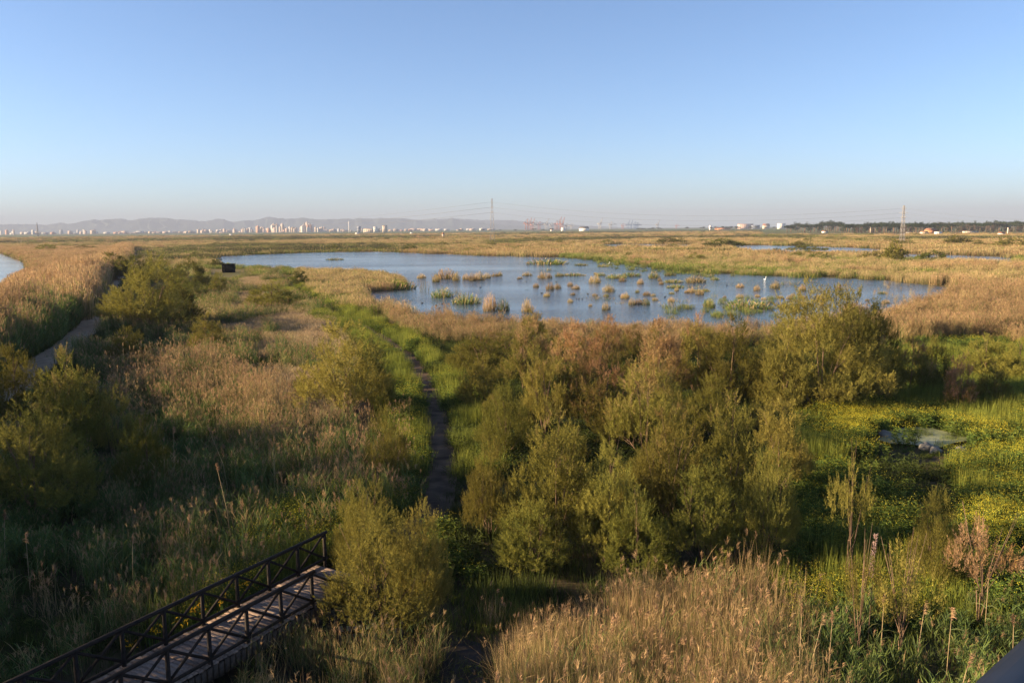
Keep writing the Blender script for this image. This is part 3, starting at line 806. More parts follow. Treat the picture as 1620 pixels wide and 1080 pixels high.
marsh(1000, 2300, 7000, ["far_dark", "far_green", "far_rust", "far_tan"], [.2, .3, .25, .25], "far reed flats below the horizon", 160, 2, smin=1.0, smax=1.8)
# dark reed bank along the north west shore
b = GP([(300, 404), (345, 404), (430, 400.5), (520, 397.5), (600, 397)]); t = RNG.random(700) * 3.999; i = t.astype(int)
p = b[i] + (b[i + 1] - b[i]) * (t - i)[:, None] + RNG.normal(size=(700, 2)) * (3, 3)
k = dry(p[:, 0], p[:, 1]); scatter("bank_reeds", "far_dark", p[k, 0], p[k, 1], "dark reed bank on the far left shore of the pond", "reeds", .35, .6)
b = GP([(860, 404), (960, 411), (1010, 417), (1070, 424), (1110, 430), (1200, 434), (1300, 437)]); t = RNG.random(1000) * 5.999; i = t.astype(int)
p = b[i] + (b[i + 1] - b[i]) * (t - i)[:, None] + RNG.normal(size=(1000, 2)) * (3, 5) + np.array([0, 4])
k = (fnoise(p[:, 0] / 14, p[:, 1] / 14, 12) > .42)
scatter("bank_reeds", "mid_green", p[k, 0], p[k, 1], "green reed fringe on the far right shore of the pond", "reeds", .9, 1.3)
# thin reeds standing in the shallows
for px, dn, key, lab in ((GP([(940, 413), (1010, 415), (1080, 428), (1180, 436), (1130, 440), (1030, 432), (950, 424)]), .10, "mid_green", "thin green reeds in the shallows of the far right shore"),
                         (GP([(1050, 482), (1150, 474), (1270, 470), (1280, 496), (1160, 508), (1060, 504)]), .10, "mid_green", "sparse green reeds in the water before the tallest tamarisk"),
                         (GP([(1400, 446), (1500, 455), (1540, 470), (1460, 492), (1400, 500), (1380, 470)]), .07, "reed_tan", "thin tan reeds in the shallows by the right reed bed")):
    x, y = fill(px, dn); scatter("shallow_reeds", key, x, y, lab, "reeds", .35, .6)

# ------------------------------------------------------------------ tamarisks and other shrubs
def tamarisk(seed, Hh, W, lobes, plumes, feathers, fl, fw, low=.16, upright=.75, bare=0.0, nst=8, puff=.085):
    rng = np.random.default_rng(seed); b = PB(); st = MB(); cs = []
    for i in range(lobes):
        a = i * 2.4 + rng.normal() * .5; q = min(1.0, math.sqrt((i + .3) / lobes) * (.85 + .3 * rng.random()))
        r = W / 2 * .80 * q; top = Hh * (1 - .50 * q ** 2.2) * (.62 + .38 * rng.random())
        rx = W * puff * (.75 + .5 * rng.random()); rz = rx * (1.05 + .4 * rng.random()) * (upright + .25)
        cs.append((r * math.cos(a), r * math.sin(a), max(top - rz, Hh * (bare + .2)), rx, rz))
        if bare < .1:
            if q > .5: cs.append((r * 1.12 * math.cos(a + .3), r * 1.12 * math.sin(a + .3), Hh * (low + .16 * rng.random()), rx * 1.2, rz))
            if q > .35 and i % 2: cs.append((r * 1.1 * math.cos(a - .3), r * 1.1 * math.sin(a - .3), top * (.40 + .2 * rng.random()), rx * 1.1, rz))
    for (x, y, z, rx, rz) in cs:
        m = plumes; d = rng.normal(size=(m, 3)); d[:, 2] += .45; d[:, :2] += np.array([x, y]) / W * .9; d /= np.linalg.norm(d, axis=1)[:, None]
        P = np.array([x, y, z]) + d * np.array([rx, rx, rz]) * (.35 + .6 * rng.random((m, 1)))
        P[:, 2] = np.maximum(P[:, 2], .05)
        ax = np.column_stack([d[:, :2] * .65 + np.array([x, y]) / W * .5, np.full(m, upright)]) + rng.normal(size=(m, 3)) * .2
        ax /= np.linalg.norm(ax, axis=1)[:, None]
        pl = Hh ** .5 * (.12 + .13 * rng.random(m)); hgt = np.clip(P[:, 2] / Hh, 0, 1)
        g = .12 + .25 * rng.random(m) + .30 * rng.random() + .45 * (1 - hgt); bb = np.clip(rng.random() * .6 + .5 * rng.random(m), 0, 1)
        k = np.repeat(np.arange(m), feathers); t = rng.random(len(k))
        rad = rng.normal(size=(len(k), 3)); rad -= ax[k] * (rad * ax[k]).sum(1)[:, None]; rad /= np.linalg.norm(rad, axis=1)[:, None] + 1e-6
        Q = P[k] + ax[k] * (pl[k] * t)[:, None] + rad * (.040 * Hh ** .5 * (1 - t) * rng.random(len(k)))[:, None]
        D = ax[k] * (.6 + .5 * t)[:, None] + rad * (.9 - .45 * t)[:, None]
        out = d[k] * .8 + rad * .5 + rng.normal(size=D.shape) * .25          # leaf faces look outward from their tuft
        col = np.column_stack([.75 + .5 * rng.random(len(k)), g[k], bb[k]])
        b.strip(Q, D, fl * (.7 + .6 * rng.random(len(k))) * (1 - .35 * t), fw, .1, 1, col, col, cj=0, rng=rng, side=np.cross(D, out))
    rr = random.Random(seed)
    tips = []
    for i in range(nst):
        x, y, z, rx, rz = cs[int(i * len(cs) / nst)]; r0 = (.013 if bare < .1 else .012) * Hh ** .8
        p0 = Vector((rr.uniform(-.12, .12) * W * .3, rr.uniform(-.12, .12) * W * .3, -.05)); p3 = Vector((x, y, z + rz * (.5 if bare > .1 else -.2)))
        p1 = p0.lerp(p3, .35) + Vector((-x * .12 * (bare > .1) , -y * .12 * (bare > .1), z * .12)); p2 = p0.lerp(p3, .7) + Vector((rr.uniform(-.1, .1), rr.uniform(-.1, .1), z * .12)) if bare < .1 else p0.lerp(p3, .35) + Vector((-x * .2 + rr.uniform(-.08, .08), -y * .2 + rr.uniform(-.08, .08), z * .12))
        st.tube([p0, p1, p2, p3], [r0, r0 * .7, r0 * .45, r0 * .15], 4)
        tips.append((p2, p3, rx, rz))
        for j in range(3):
            e = p2 + Vector((rr.uniform(-1, 1) * rx, rr.uniform(-1, 1) * rx, rz * rr.uniform(.2, 1.0)))
            st.tube([p1.lerp(p2, rr.random()), e], [r0 * .35, r0 * .1], 4)
    for i in range(9):                                                   # dead twigs that stand clear of the crown
        p, q3, rx, rz = tips[rr.randrange(len(tips))]; e = q3 + Vector((rr.uniform(-1, 1) * rx, rr.uniform(-1, 1) * rx, rz * rr.uniform(1.3, 2.2)))
        st.tube([p, p.lerp(e, .6) + Vector((rr.uniform(-.05, .05), 0, 0)), e], [.014, .010, .004], 4)
    q = np.concatenate(b.V); hh = np.percentile(q[:, 2], 99.3); ww = 2 * np.percentile(np.hypot(q[:, 0], q[:, 1]), 93)
    return b.mesh("tamarisk_crown", TAMA), st.mesh("tamarisk_stems", BARK), hh, ww

SH = {
    "a": [tamarisk(300 + i, 4.2, 4.2, (40, 34, 46, 38)[i], 15, 42, (.11, .14, .095, .125)[i], (.025, .021, .029, .023)[i], puff=(.082, .090, .074, .084)[i]) for i in range(4)],
    "big": [tamarisk(310, 7.2, 9.0, 90, 20, 44, .125, .030, low=.10, puff=.060)],
    "fine": [tamarisk(320 + i, 3.6, 4.2, 42, 18, 40, .09, .020, puff=.075) for i in range(3)],
    "tall": [tamarisk(330 + i, 4.6, 2.8, 28, 15, 42, .11, .024, upright=1.05, puff=.10) for i in range(3)],
    "bare": [tamarisk(340 + i, 2.8, 2.5, 11, 14, 30, .10, .020, bare=.34, upright=1.2, nst=3, puff=.085) for i in range(3)],
    "far": [tamarisk(350 + i, 3.2, 4.6, 14, 9, 10, .36, .12, puff=.11) for i in range(3)],
}
def shrub(px, base, top, width, var, rust, tone, label, group=None, name="tamarisk_shrub", cat="shrub", k=None):
    bx, by = G(px, base); hgt = at(px, top, by)[2]; wid = width * by / FPX
    gz = float(ground_h(np.array([bx]), np.array([by]))[0])
    return shrub_at(bx, by, gz, max(.4, hgt - gz), wid, var, rust, tone, label, group, name, cat, k)
NSH = [0]
def shrub_at(bx, by, gz, hgt, wid, var, rust, tone, label, group=None, name="tamarisk_shrub", cat="shrub", k=None):
    NSH[0] += 1
    cr, st, Hh, W = SH[var][NSH[0] % len(SH[var])]
    e = empty(name, (bx, by, gz), label, cat, group, RR.random() * 6.28)
    e.scale = (wid / W, wid / W, hgt / Hh)
    link("crown", cr, e, rust=float(rust) * .85, tone=float(tone)); link("stems", st, e)
    return e

BY = "shrubs between the dirt road and the field"
for a in (
    (236, 530, 412, 138, "a", .05, .85, "large olive tamarisk right of the dirt road, broadest in the left group"),
    (275, 520, 445, 90, "a", .05, .55, "dark olive shrub against the right side of the broad tamarisk"),
    (180, 452, 400, 70, "a", .0, .45, "dark green shrub beside the far bend of the dirt road"),
    (215, 450, 404, 60, "a", .0, .4, "dark green shrub just right of the one at the road bend"),
    (250, 452, 405, 62, "a", .05, .6, "olive shrub behind the broad tamarisk, left of the round one"),
    (302, 462, 409, 62, "a", .0, .45, "round dark shrub halfway between the broad tamarisk and the hide"),
    (290, 475, 440, 80, "a", .0, .35, "low dark shrub casting shade on the grass before the round shrub"),
    (345, 470, 432, 34, "tall", .1, .5, "slim grey green shrub left of the tan field below the hide"),
    (330, 565, 497, 58, "tall", .05, 1.0, "small upright yellow green tamarisk at the edge of the reed field"),
    (206, 592, 520, 84, "a", .12, .8, "olive shrub behind the plumed reeds in front of the broad tamarisk"),
    (36, 735, 550, 130, "a", .18, .75, "olive tamarisk at the left edge below the road"),
    (118, 745, 555, 105, "tall", .5, .5, "rusty brown tamarisk at the near end of the road"),
    (60, 850, 640, 190, "a", .3, .5, "wide dim tamarisk at the left edge below the olive one"),
    (182, 735, 612, 72, "tall", .0, 1.0, "small bright olive conical tamarisk in front of the rusty one"),
    (235, 790, 660, 100, "a", .2, .25, "dim shrub right of the conical tamarisk"),
): shrub(*a, group=BY)
for a in (
    (548, 664, 512, 150, "a", .12, .95, "wide yellow green tamarisk on the left of the footpath bend"),
    (590, 655, 560, 70, "a", .0, .8, "low green shrub between the wide yellow green tamarisk and the path"),
    (428, 490, 446, 80, "a", .0, .95, "low yellow green bush in the meadow left of the far footpath"),
    (612, 780, 645, 76, "fine", .0, .95, "feathery green bush on the left edge of the near footpath"),
    (578, 905, 765, 105, "fine", .15, .85, "upright tamarisk behind the one at the boardwalk end"),
    (612, 1000, 812, 200, "fine", .06, 1.0, "leafy green tamarisk leaning over the end of the boardwalk"),
    (668, 975, 800, 105, "fine", .1, .9, "yellowish tamarisk right of the boardwalk end, below the path mouth"),
): shrub(*a, group="shrubs along the footpath")
TH = "tamarisks in the thicket right of the footpath"
for a in (
    (765, 648, 560, 96, "a", .1, .95, "yellow green tamarisk on the right edge of the footpath bend"),
    (800, 722, 605, 105, "fine", .0, .6, "fresh green bush right of the footpath, below the yellow green one"),
    (776, 850, 690, 95, "fine", .12, .9, "olive tamarisk where the footpath disappears"),
    (880, 870, 655, 190, "a", .30, .95, "big golden olive tamarisk in the middle foreground of the thicket"),
    (965, 890, 700, 140, "a", .28, .75, "olive tamarisk against the right side of the big golden one"),
    (840, 905, 790, 130, "a", .1, .4, "low dark shrub at the foot of the big golden tamarisk"),
    (832, 625, 500, 95, "tall", .70, .6, "rust tinged tamarisk left of the upright rusty pair"),
    (760, 600, 520, 100, "a", .5, .6, "brownish shrub near the shore, above the footpath bend"),
    (905, 600, 507, 105, "a", .85, .5, "round rusty tamarisk near the shore"),
    (862, 690, 545, 85, "tall", .45, .8, "tall olive tamarisk with pink tips in the heart of the thicket"),
    (950, 690, 535, 130, "a", .7, .5, "rusty orange tamarisk in the heart of the thicket"),
    (960, 580, 495, 60, "tall", .9, .4, "dark rusty tamarisk standing against the pond"),
    (1000, 570, 508, 60, "a", .6, .5, "small pinkish shrub against the pond, right of the dark rusty one"),
    (1045, 640, 502, 100, "tall", .95, .5, "pink topped tamarisk against the pond, right of centre"),
    (1022, 730, 552, 140, "a", .62, .9, "broad tamarisk with pale pink blossom over green skirts"),
    (1100, 625, 497, 90, "a", .55, .6, "brown green tamarisk left of the dark olive pair"),
    (1152, 645, 497, 110, "tall", .25, .55, "dark olive tamarisk left of the tallest clump"),
    (1125, 700, 590, 110, "a", .15, .7, "olive shrub filling the gap below the dark olive tamarisk"),
    (1060, 830, 640, 145, "a", .4, .8, "olive brown tamarisk in the right middle of the thicket"),
    (1155, 820, 630, 150, "a", .3, .85, "yellow olive tamarisk left of the mustard meadow"),
    (1232, 780, 628, 105, "tall", .2, .9, "upright feathery tamarisk at the edge of the mustard meadow"),
    (1110, 900, 735, 150, "a", .2, .35, "dim green shrub above the dry reeds"),
    (1210, 890, 710, 115, "fine", .3, .4, "dim brownish tamarisk behind the mustard at the bottom"),
    (1010, 920, 780, 130, "a", .2, .3, "shaded shrub in the dark hollow above the dry reeds"),
    (845, 545, 482, 42, "tall", .6, .5, "slender tan tamarisk on the shore, left of the pond tussocks"),
    (800, 575, 520, 80, "a", .55, .5, "low rusty bush on the near shore"),
): shrub(a[0], a[1], a[2] + 6, a[3] * .92, *a[4:], group=TH)
_tp = GP([(700, 600), (780, 540), (1000, 545), (1190, 560), (1240, 680), (1230, 820), (1180, 880), (860, 890), (740, 860), (740, 720)]); _k = 0
while _k < 34:
    _p = _tp.min(0) + RNG.random(2) * (_tp.max(0) - _tp.min(0)); X, Y = _p[:1], _p[1:]
    if not inside(_tp, X, Y)[0] or dist_line(PATH, X, Y)[0] < 2.6: continue
    _k += 1; _h = RR.uniform(1.5, 2.7)
    shrub_at(_p[0], _p[1], 0, _h, _h * RR.uniform(.8, 1.2), RR.choice(["a", "tall", "fine"]), RR.uniform(.05, .6), RR.uniform(.4, 1.0), "low feathery tamarisk filling a gap inside the thicket right of the footpath", "low tamarisks filling the thicket")
TB = "tamarisks of the tallest clump at the right"
for a in (
    (1295, 648, 458, 215, "big", .28, .6, "tallest and broadest tamarisk, at the right of the pond"),
    (1350, 640, 462, 70, "tall", .12, .8, "yellow green spire on the right shoulder of the tallest tamarisk"),
    (1385, 645, 480, 80, "tall", .2, .4, "dark tamarisk at the right end of the tallest clump"),
    (1235, 655, 540, 90, "a", .25, .6, "olive tamarisk at the left foot of the tallest clump"),
): shrub(*a, group=TB)
for a in (
    (1440, 630, 535, 90, "a", .6, .35, "dark rusty shrub right of the tallest clump"),
    (1478, 625, 535, 50, "tall", .55, .5, "slim brown tamarisk among the low shrubs under the right reed bed"),
    (1515, 655, 565, 48, "tall", .9, .5, "slim rusty red tamarisk standing above the small pool"),
    (1560, 600, 532, 90, "a", .2, .8, "light green shrub below the right reed bed"),
    (1612, 605, 535, 80, "a", .15, .9, "light green shrub at the right edge below the reed bed"),
    (1572, 650, 580, 60, "tall", .4, .6, "brownish green tamarisk right of the rusty red one"),
    (1478, 935, 780, 95, "fine", .1, .8, "thin leafy tamarisk between the bare stems and the orange shrub"),
    (1548, 1000, 818, 112, "bare", 1.9, .4, "orange blossoming tamarisk near the lower right"),
    (1340, 935, 722, 80, "bare", .1, .8, "forked young tamarisk with bare stems in the mustard"),
    (1356, 1060, 880, 105, "bare", .35, .7, "young tamarisk with a pink flower spike and bare stems"),
    (1420, 1068, 865, 120, "bare", .1, .9, "young tamarisk with a pale bare trunk at the lower right"),
): shrub(*a, group="shrubs in the meadow at the right")
_bx, _by = G(1362, 1050); _z0, _z1 = at(1362, 905, _by)[2], at(1362, 838, _by)[2]; _sp = PB(); _n = 260; _t = RNG.random(_n); _a = RNG.random(_n) * 6.283
_sp.strip(np.column_stack([_bx + .08 * _t + .034 * np.cos(_a) * (1 - .6 * _t), _by - .3 + .034 * np.sin(_a) * (1 - .6 * _t), _z0 + (_z1 - _z0) * _t]), np.column_stack([np.cos(_a), np.sin(_a), _t * 0 + .9]), .07, .025, .1, 1, (.40, .25, .22), (.55, .40, .36))
_st = MB().tube([(_bx, _by - .3, 0), (_bx + .08, _by - .3, _z1 - .02)], [.014, .006], 5).mesh("stem", BARK)
_e = empty("flower_spike", (0, 0, 0), "tall pink flower spike rising beside the young bare stemmed tamarisk", "flower"); link("blossom", _sp.mesh("blossom", PLANT), _e); link("stem", _st, _e)
# leafy dark little tree by the far end of the path
shrub(474, 455, 425, 32, "a", .0, .05, "small dark green leafy tree at the far end of the footpath", name="small_tree", cat="tree")
# trees outside the frame that shade the lower left corner
for i in range(18):
    y = -8 + i * 2.9; shrub_at(float(road_side(y)) - 5.5 - (i % 2) * 2.5 - max(0, y - 36) * .15, y, 1.2, 5.6 + (i % 3) * .7 + (2.2 if 29 < y < 38 else 0) - max(0, y - 36) * .08, 7.2, "a", .1, .4, "tall tamarisk on the levee outside the left edge", "tamarisks on the near levee")
# shrubs scattered over the far marsh
def bush_label(a, d, hh):
    px = 810 + FPX * math.tan(a)
    where = "left of the pond" if px < 345 else "straight behind the pond" if px < 960 else "beside the right lagoon" if px < 1420 else "right of the right pylon"
    return "%s dark green bush on the %s marsh %s" % ("low" if hh < 2.3 else "rounded" if hh < 2.9 else "large", "nearer" if d < 520 else "far", where)
n = 0
while n < 85:
    a = math.radians(RR.uniform(-33, 33)); d = math.exp(RR.uniform(math.log(260), math.log(1300)))
    x, y = d * math.sin(a), d * math.cos(a); X, Y = np.array([x]), np.array([y])
    if not (dry(X, Y)[0] and free(X, Y)[0] and road_u(X, Y)[0] < -8): continue
    if dist_line(np.vstack([POND, POND[:1]]), X, Y)[0] < 5: continue
    hh = RR.uniform(1.8, 3.4); n += 1
    shrub_at(x, y, 0, hh, hh * RR.uniform(1.6, 3.2), "far", .1, RR.uniform(.0, .6), bush_label(a, d, hh), "bushes dotted over the far marsh", "marsh_bush", "bush")
for a in ((1148, 392, 378, 75, "wide dark bush mound at the left end of the right lagoon"), (1062, 386, 375, 46, "dark bush at the edge of the small far water left of the mound"),
          (1275, 398, 388, 66, "low dark green island bush in the lagoon"), (1412, 416, 380, 40, "bush at the foot of the right pylon between two lagoons"),
          (1385, 412, 397, 50, "low olive bush left of the one between the lagoons"), (1430, 388, 380, 40, "dark bush behind the right pylon"),
          (1515, 388, 372, 50, "green bush right of the pylon, far side of the lagoon"), (1600, 392, 376, 60, "large olive bush at the right edge beyond the lagoon"),
          (75, 402, 386, 34, "yellow green bush on the canal bank"), (135, 398, 388, 44, "dark bush behind the orange reeds")):
    shrub(*a[:4], "far", .08, .25 if "dark" in a[4] else .7, a[4], name="marsh_bush", cat="bush", group="large bushes by the lagoon and canal")

# ------------------------------------------------------------------ tussocks in the pond
TUS = {"tan": [patch(400 + i, 220, .8, 1.8, .12, .04, plume=.3, dome=.75, lean=.15).mesh("tussock_tan", PLANT) for i in range(3)],
       "green": [patch(410 + i, 220, .8, 1.7, .6, .04, plume=.2, dome=.7, lean=.15).mesh("tussock_green", PLANT) for i in range(3)],
       "thin": [patch(420 + i, 40, .85, 1.7, .4, .035, plume=.2, dome=.5, lean=.25).mesh("tussock_thin", PLANT) for i in range(3)]}
GT = "reed tussocks standing in the pond"
tl = [(704, 441, 26, 19, "tan", "tall domed tan tussock, largest of the tan ones"), (700, 470, 32, 20, "green", "round green tussock left of the other green one near the shore"),
      (738, 480, 34, 21, "green", "wide green tussock nearest the near shore"), (626, 457, 46, 20, "green", "broad green tussock at the tip of the left spit"),
      (865, 418, 62, 12, "green", "long flat green reed island near the far shore"), (1100, 447, 22, 15, "tan", "tan domed tussock at the right beside the far reeds"),
      (1180, 488, 48, 20, "green", "broad green tussock before the tallest tamarisk"), (1235, 488, 50, 22, "thin", "thin sparse reed clump right of the broad green one"),
      (775, 492, 16, 36, "tan", "narrow tall tan tussock by the near shore"), (795, 492, 18, 26, "green", "narrow green clump beside the narrow tall tan one"),
      (834, 493, 14, 26, "tan", "single tan tussock right of the narrow pair on the near shore"), (530, 411, 20, 4, "green", "small dark green islet near the far left shore"),
      (1028, 418, 40, 10, "green", "flat green clump by the far right shore"), (672, 460, 12, 26, "thin", "thin green reed clump left of the round green tussock")]
tl += [(x, y, w_, h_, k, "small tan reed tuft standing in open water") for x, y, w_, h_, k in (
    (690, 446, 8, 14, "tan"), (667, 440, 10, 9, "tan"), (722, 444, 12, 17, "tan"), (738, 442, 10, 12, "tan"), (748, 444, 14, 14, "tan"), (758, 443, 14, 16, "tan"), (770, 440, 10, 11, "tan"),
    (783, 437, 8, 7, "tan"), (791, 436, 6, 8, "tan"), (724, 466, 8, 16, "thin"), (834, 436, 14, 7, "tan"), (862, 440, 15, 12, "tan"), (848, 454, 9, 8, "tan"), (870, 458, 12, 14, "tan"),
    (882, 456, 8, 10, "tan"), (902, 452, 9, 8, "tan"), (911, 457, 9, 8, "tan"), (941, 447, 14, 15, "tan"), (985, 445, 8, 8, "tan"), (1013, 449, 10, 10, "tan"), (963, 461, 13, 14, "tan"),
    (1000, 482, 10, 14, "tan"), (1036, 476, 8, 9, "thin"), (1093, 463, 9, 10, "tan"), (1107, 466, 11, 12, "tan"), (1226, 456, 12, 14, "tan"), (1250, 450, 26, 9, "thin"), (1270, 459, 8, 12, "tan"),
    (1327, 459, 9, 14, "tan"), (1180, 470, 8, 10, "thin"), (959, 490, 12, 16, "tan"), (1060, 484, 26, 12, "thin"), (1285, 447, 12, 7, "thin"), (1080, 478, 16, 9, "thin"), (1130, 470, 10, 9, "thin"))]
tl += [(x, y, w_, h_, k, "low green tuft standing in open water") for x, y, w_, h_, k in (
    (885, 437, 14, 8, "green"), (907, 436, 26, 6, "green"), (919, 420, 18, 5, "green"), (950, 436, 16, 7, "green"), (975, 440, 22, 9, "green"), (998, 437, 22, 9, "green"), (1035, 440, 16, 14, "green"),
    (955, 422, 14, 5, "green"), (1060, 436, 14, 8, "green"), (1022, 482, 12, 14, "green"), (1122, 486, 18, 16, "green"))]
_t = 0; _cl = [(RR.uniform(830, 1300), RR.uniform(432, 488), RR.uniform(25, 80)) for _ in range(11)]
while _t < 50:
    cx_, cy_, sp_ = RR.choice(_cl); px, py = RR.gauss(cx_, sp_), RR.gauss(cy_, sp_ * .13); q = G(px, py, .05)
    if not inside(POND, np.array([q[0]]), np.array([q[1]]))[0] or py < 425: continue
    _t += 1; g_ = RR.random(); w_ = RR.uniform(5, 11) if g_ < .8 else RR.uniform(16, 34)
    if g_ < .6: tl.append((px, py, w_, w_ * RR.uniform(.6, 1.1) if w_ < 14 else RR.uniform(6, 10), "tan", "small tan reed tuft standing in open water"))
    else: tl.append((px, py, w_, RR.uniform(4, 8), "green" if g_ < .85 else "thin", "low green tuft standing in open water"))
for i, (px, py, w_, h_, k, lab) in enumerate(tl):
    bx, by = G(px, py, .05); wid = w_ * RR.uniform(1.2, 1.9) * by / FPX; hg = max(.25, h_ * by / FPX)
    o = link("reed_tussock", TUS[k][i % 3], None, label=lab, category="reed tussock", group=GT)
    o.location = (bx, by, .02); o.scale = (wid / 1.9, wid / 1.9, hg / 1.6); o.rotation_euler = (0, 0, RR.random() * 6.28)
x, y = fill(POND, .012); k = (y < 330) & (x > -25); x, y = x[k], y[k]
scatter("floating_weed", "scrub", x, y, "flecks of floating weed on the pond", "water weed", .3, 1.0, hs=.10, z=.05)
# ------------------------------------------------------------------ boardwalk
def build_boardwalk():
    e = empty("boardwalk", (0, 0, 0), "timber boardwalk with cross braced railings at the lower left", "footbridge")
    P = lambda s, n, z: (B0[0] + BD[0] * s + BN[0] * n, B0[1] + BD[1] * s + BN[1] * n, z)
    W_, S0, S1, SP = 1.66, -14.4, 2.2, 1.2
    n = int((S1 - S0) / .155); pl = {}
    for i in range(n):
        s = S0 + (i + .5) * .155; k = RR.randrange(3); v = RR.randrange(3)
        if (k, v) not in pl: pl[k, v] = MB().box((0, 0, 0), (.067, W_ / 2 + .10 + v * .015, .022)).mesh("plank", DECK[k])
        o = link("plank", pl[k, v], e); o.location = P(s, W_ / 2 + RR.uniform(-.015, .015), DZ - .022 + RR.uniform(-.010, .008))
        o.rotation_euler = (RR.uniform(-.008, .008), RR.uniform(-.04, .04), math.atan2(BD[1], BD[0]) + RR.uniform(-.02, .02))
    for nn in (.12, W_ / 2, W_ - .12):
        MB().bar(P(S0, nn, DZ - .13), P(S1, nn, DZ - .13), .12, .16).build("bearer", WOODDK, e)
    ang = math.atan2(BD[1], BD[0])
    sk = MB().box((0, 0, 0), (.07, .012, .18)).mesh("skirt_board", solid("shaded_skirt", (.075, .058, .046), .9, .4, 8, .1))  # shade of the boardwalk's side put into the colour, darker than the deck wood
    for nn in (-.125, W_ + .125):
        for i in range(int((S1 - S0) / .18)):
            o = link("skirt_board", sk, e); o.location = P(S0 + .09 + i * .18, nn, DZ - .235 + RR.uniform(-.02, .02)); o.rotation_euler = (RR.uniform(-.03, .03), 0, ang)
    for side, nn in (("near", -.06), ("far", W_ + .06)):
        ss = [0 - SP * i for i in range(12)] if side == "near" else [2.52 - SP * i for i in range(14)]
        for s in ss:
            MB().tube([P(s, nn, -.2), P(s, nn, DZ + .93)], [.062, .055], 8).build("post", WOODDK, e, smooth=False)
        MB().tube([P(ss[0] + .12, nn, DZ + .955), P(ss[-1] - .1, nn, DZ + .955)], .056, 8).build("top_rail", WOODDK, e)
        MB().tube([P(ss[0] + .12, nn, DZ + .10), P(ss[-1] - .1, nn, DZ + .10)], .045, 8).build("bottom_rail", WOODDK, e)
        if side == "near":
            MB().tube([P(ss[0], nn, DZ + .93), P(ss[0] + .85, nn, DZ + .35)], .036, 6).build("end_brace", WOODDK, e)
        for a, b in zip(ss[1:], ss[:-1]):
            for z0, z1, off in ((.12, .92, .012), (.92, .12, -.012)):
                MB().tube([P(a, nn + off, DZ + z0), P(b, nn + off, DZ + z1)], .040, 6).build("diagonal_brace", WOODDK, e)
    for s in np.arange(S1 - .5, S0, -1.8):
        for nn in (.15, W_ - .15):
            MB().tube([P(s, nn, -.5), P(s, nn, DZ - .21)], .08, 7).build("pile", DECK[0], e)
build_boardwalk()

DARKB = solid("weathered_board", (.15, .135, .12), .9, .3, 6, .1)
def build_edging():
    a, b = G(536, 1022), G(640, 1008); e = empty("board_fence", (a[0], a[1], 0), "low fence of upright grey boards in the shade below the shrub", "fence")
    d = b - a; L_ = np.hypot(*d); ang = math.atan2(d[1], d[0]); n = int(L_ / .17)
    me = MB().box((0, 0, .27), (.055, .014, .30)).mesh("board", DARKB)
    for i in range(n):
        o = link("board", me, e); q = d * (i + .5) / n; o.location = (q[0], q[1], RR.uniform(-.05, .04)); o.rotation_euler = (RR.uniform(-.05, .05), RR.uniform(-.04, .04), ang)
    MB().bar((0, 0, .40), (d[0], d[1], .40), .04, .07).build("rail", WOODDK, e).location = (-.02 * math.sin(ang) * -2, -.045, 0)
build_edging()

# ------------------------------------------------------------------ observation tower under the camera (its corner rail shows)
def build_tower():
    e = empty("observation_tower", (0, 0, 0), "dark blue handrail of the lookout tower at the lower right corner", "lookout tower")
    zr = H - .46; p = G(1577.5, 1046, zr); p = Vector((p[0], p[1], zr)); q = G(1620, 1007, zr); dr = (Vector((q[0], q[1], zr)) - p).normalized()
    a, b = p - dr * 1.6, p + dr * .9
    nrm = Vector((dr.y, -dr.x, 0))
    m = MB(); m.tube([a + nrm * .05, b + nrm * .05], .042, 20); m.build("handrail", RAILM, e, smooth=True)
    pf = H - 1.6
    for t in (-1.5, .85):
        f = p + dr * t + nrm * .03; MB().tube([Vector((f.x, f.y, pf)), Vector((f.x, f.y, zr - .04))], .025, 10).build("rail_post", RAILM, e)
    c0 = p + nrm * .1; deckc = p - dr * .4 + nrm * .9
    ang = math.atan2(dr.y, dr.x)
    MB().box((deckc.x, deckc.y, pf - .05), (1.4, .95, .05), ang).build("platform", DECK[1], e)
    for i in (-1, 1):
        for j in (-1, 1):
            f = deckc + dr * i * 1.25 + nrm * j * .8
            MB().bar((f.x, f.y, -.1), (f.x, f.y, pf - .1), .16, up=(1, 0, 0)).build("leg", WOODDK, e)
build_tower()

# ------------------------------------------------------------------ hide, sign, stones
def build_hide():
    bx, by = G(362, 431); e = empty("bird_hide", (bx, by, 0), "small black wooden hide on the grass by the left pond shore", "hut", rz=.25)
    w2, d2, h = 22 * by / FPX / 2 * .86, 1.3, 2.3
    for k in range(11):
        x = -w2 + (k + .5) * 2 * w2 / 11
        if k in (3,): continue
        MB().box((x, -d2, h / 2 + RR.uniform(-.03, .03)), (w2 / 11 - .012, .03, h / 2)).build("plank", BLACKW, e)
    MB().box((0, d2, h / 2), (w2, .03, h / 2)).build("rear_wall", BLACKW, e)
    for s in (-1, 1): MB().box((s * (w2 - .03), 0, h / 2), (.03, d2 - .035, h / 2)).build("side_wall", BLACKW, e)
    r = MB(); r.bar((-w2 - .2, 0, h + .14), (w2 + .2, 0, h + .14), 2 * d2 + .3, .10, up=(0, .05, 1)); r.build("roof", BLACKW, e)
build_hide()

def build_sign():
    bx, by = G(1243, 632); z = at(1243, 601, by)[2]
    e = empty("small_sign", (bx, by, 0), "small pale sign panel half hidden at the foot of the tallest tamarisk", "sign")
    MB().tube([(0, 0, 0), (0, 0, z - .1)], .04, 6).build("post", STEEL, e)
    MB().box((.12, -.06, z), (.28, .02, .16)).build("panel", SIGNM, e)
build_sign()

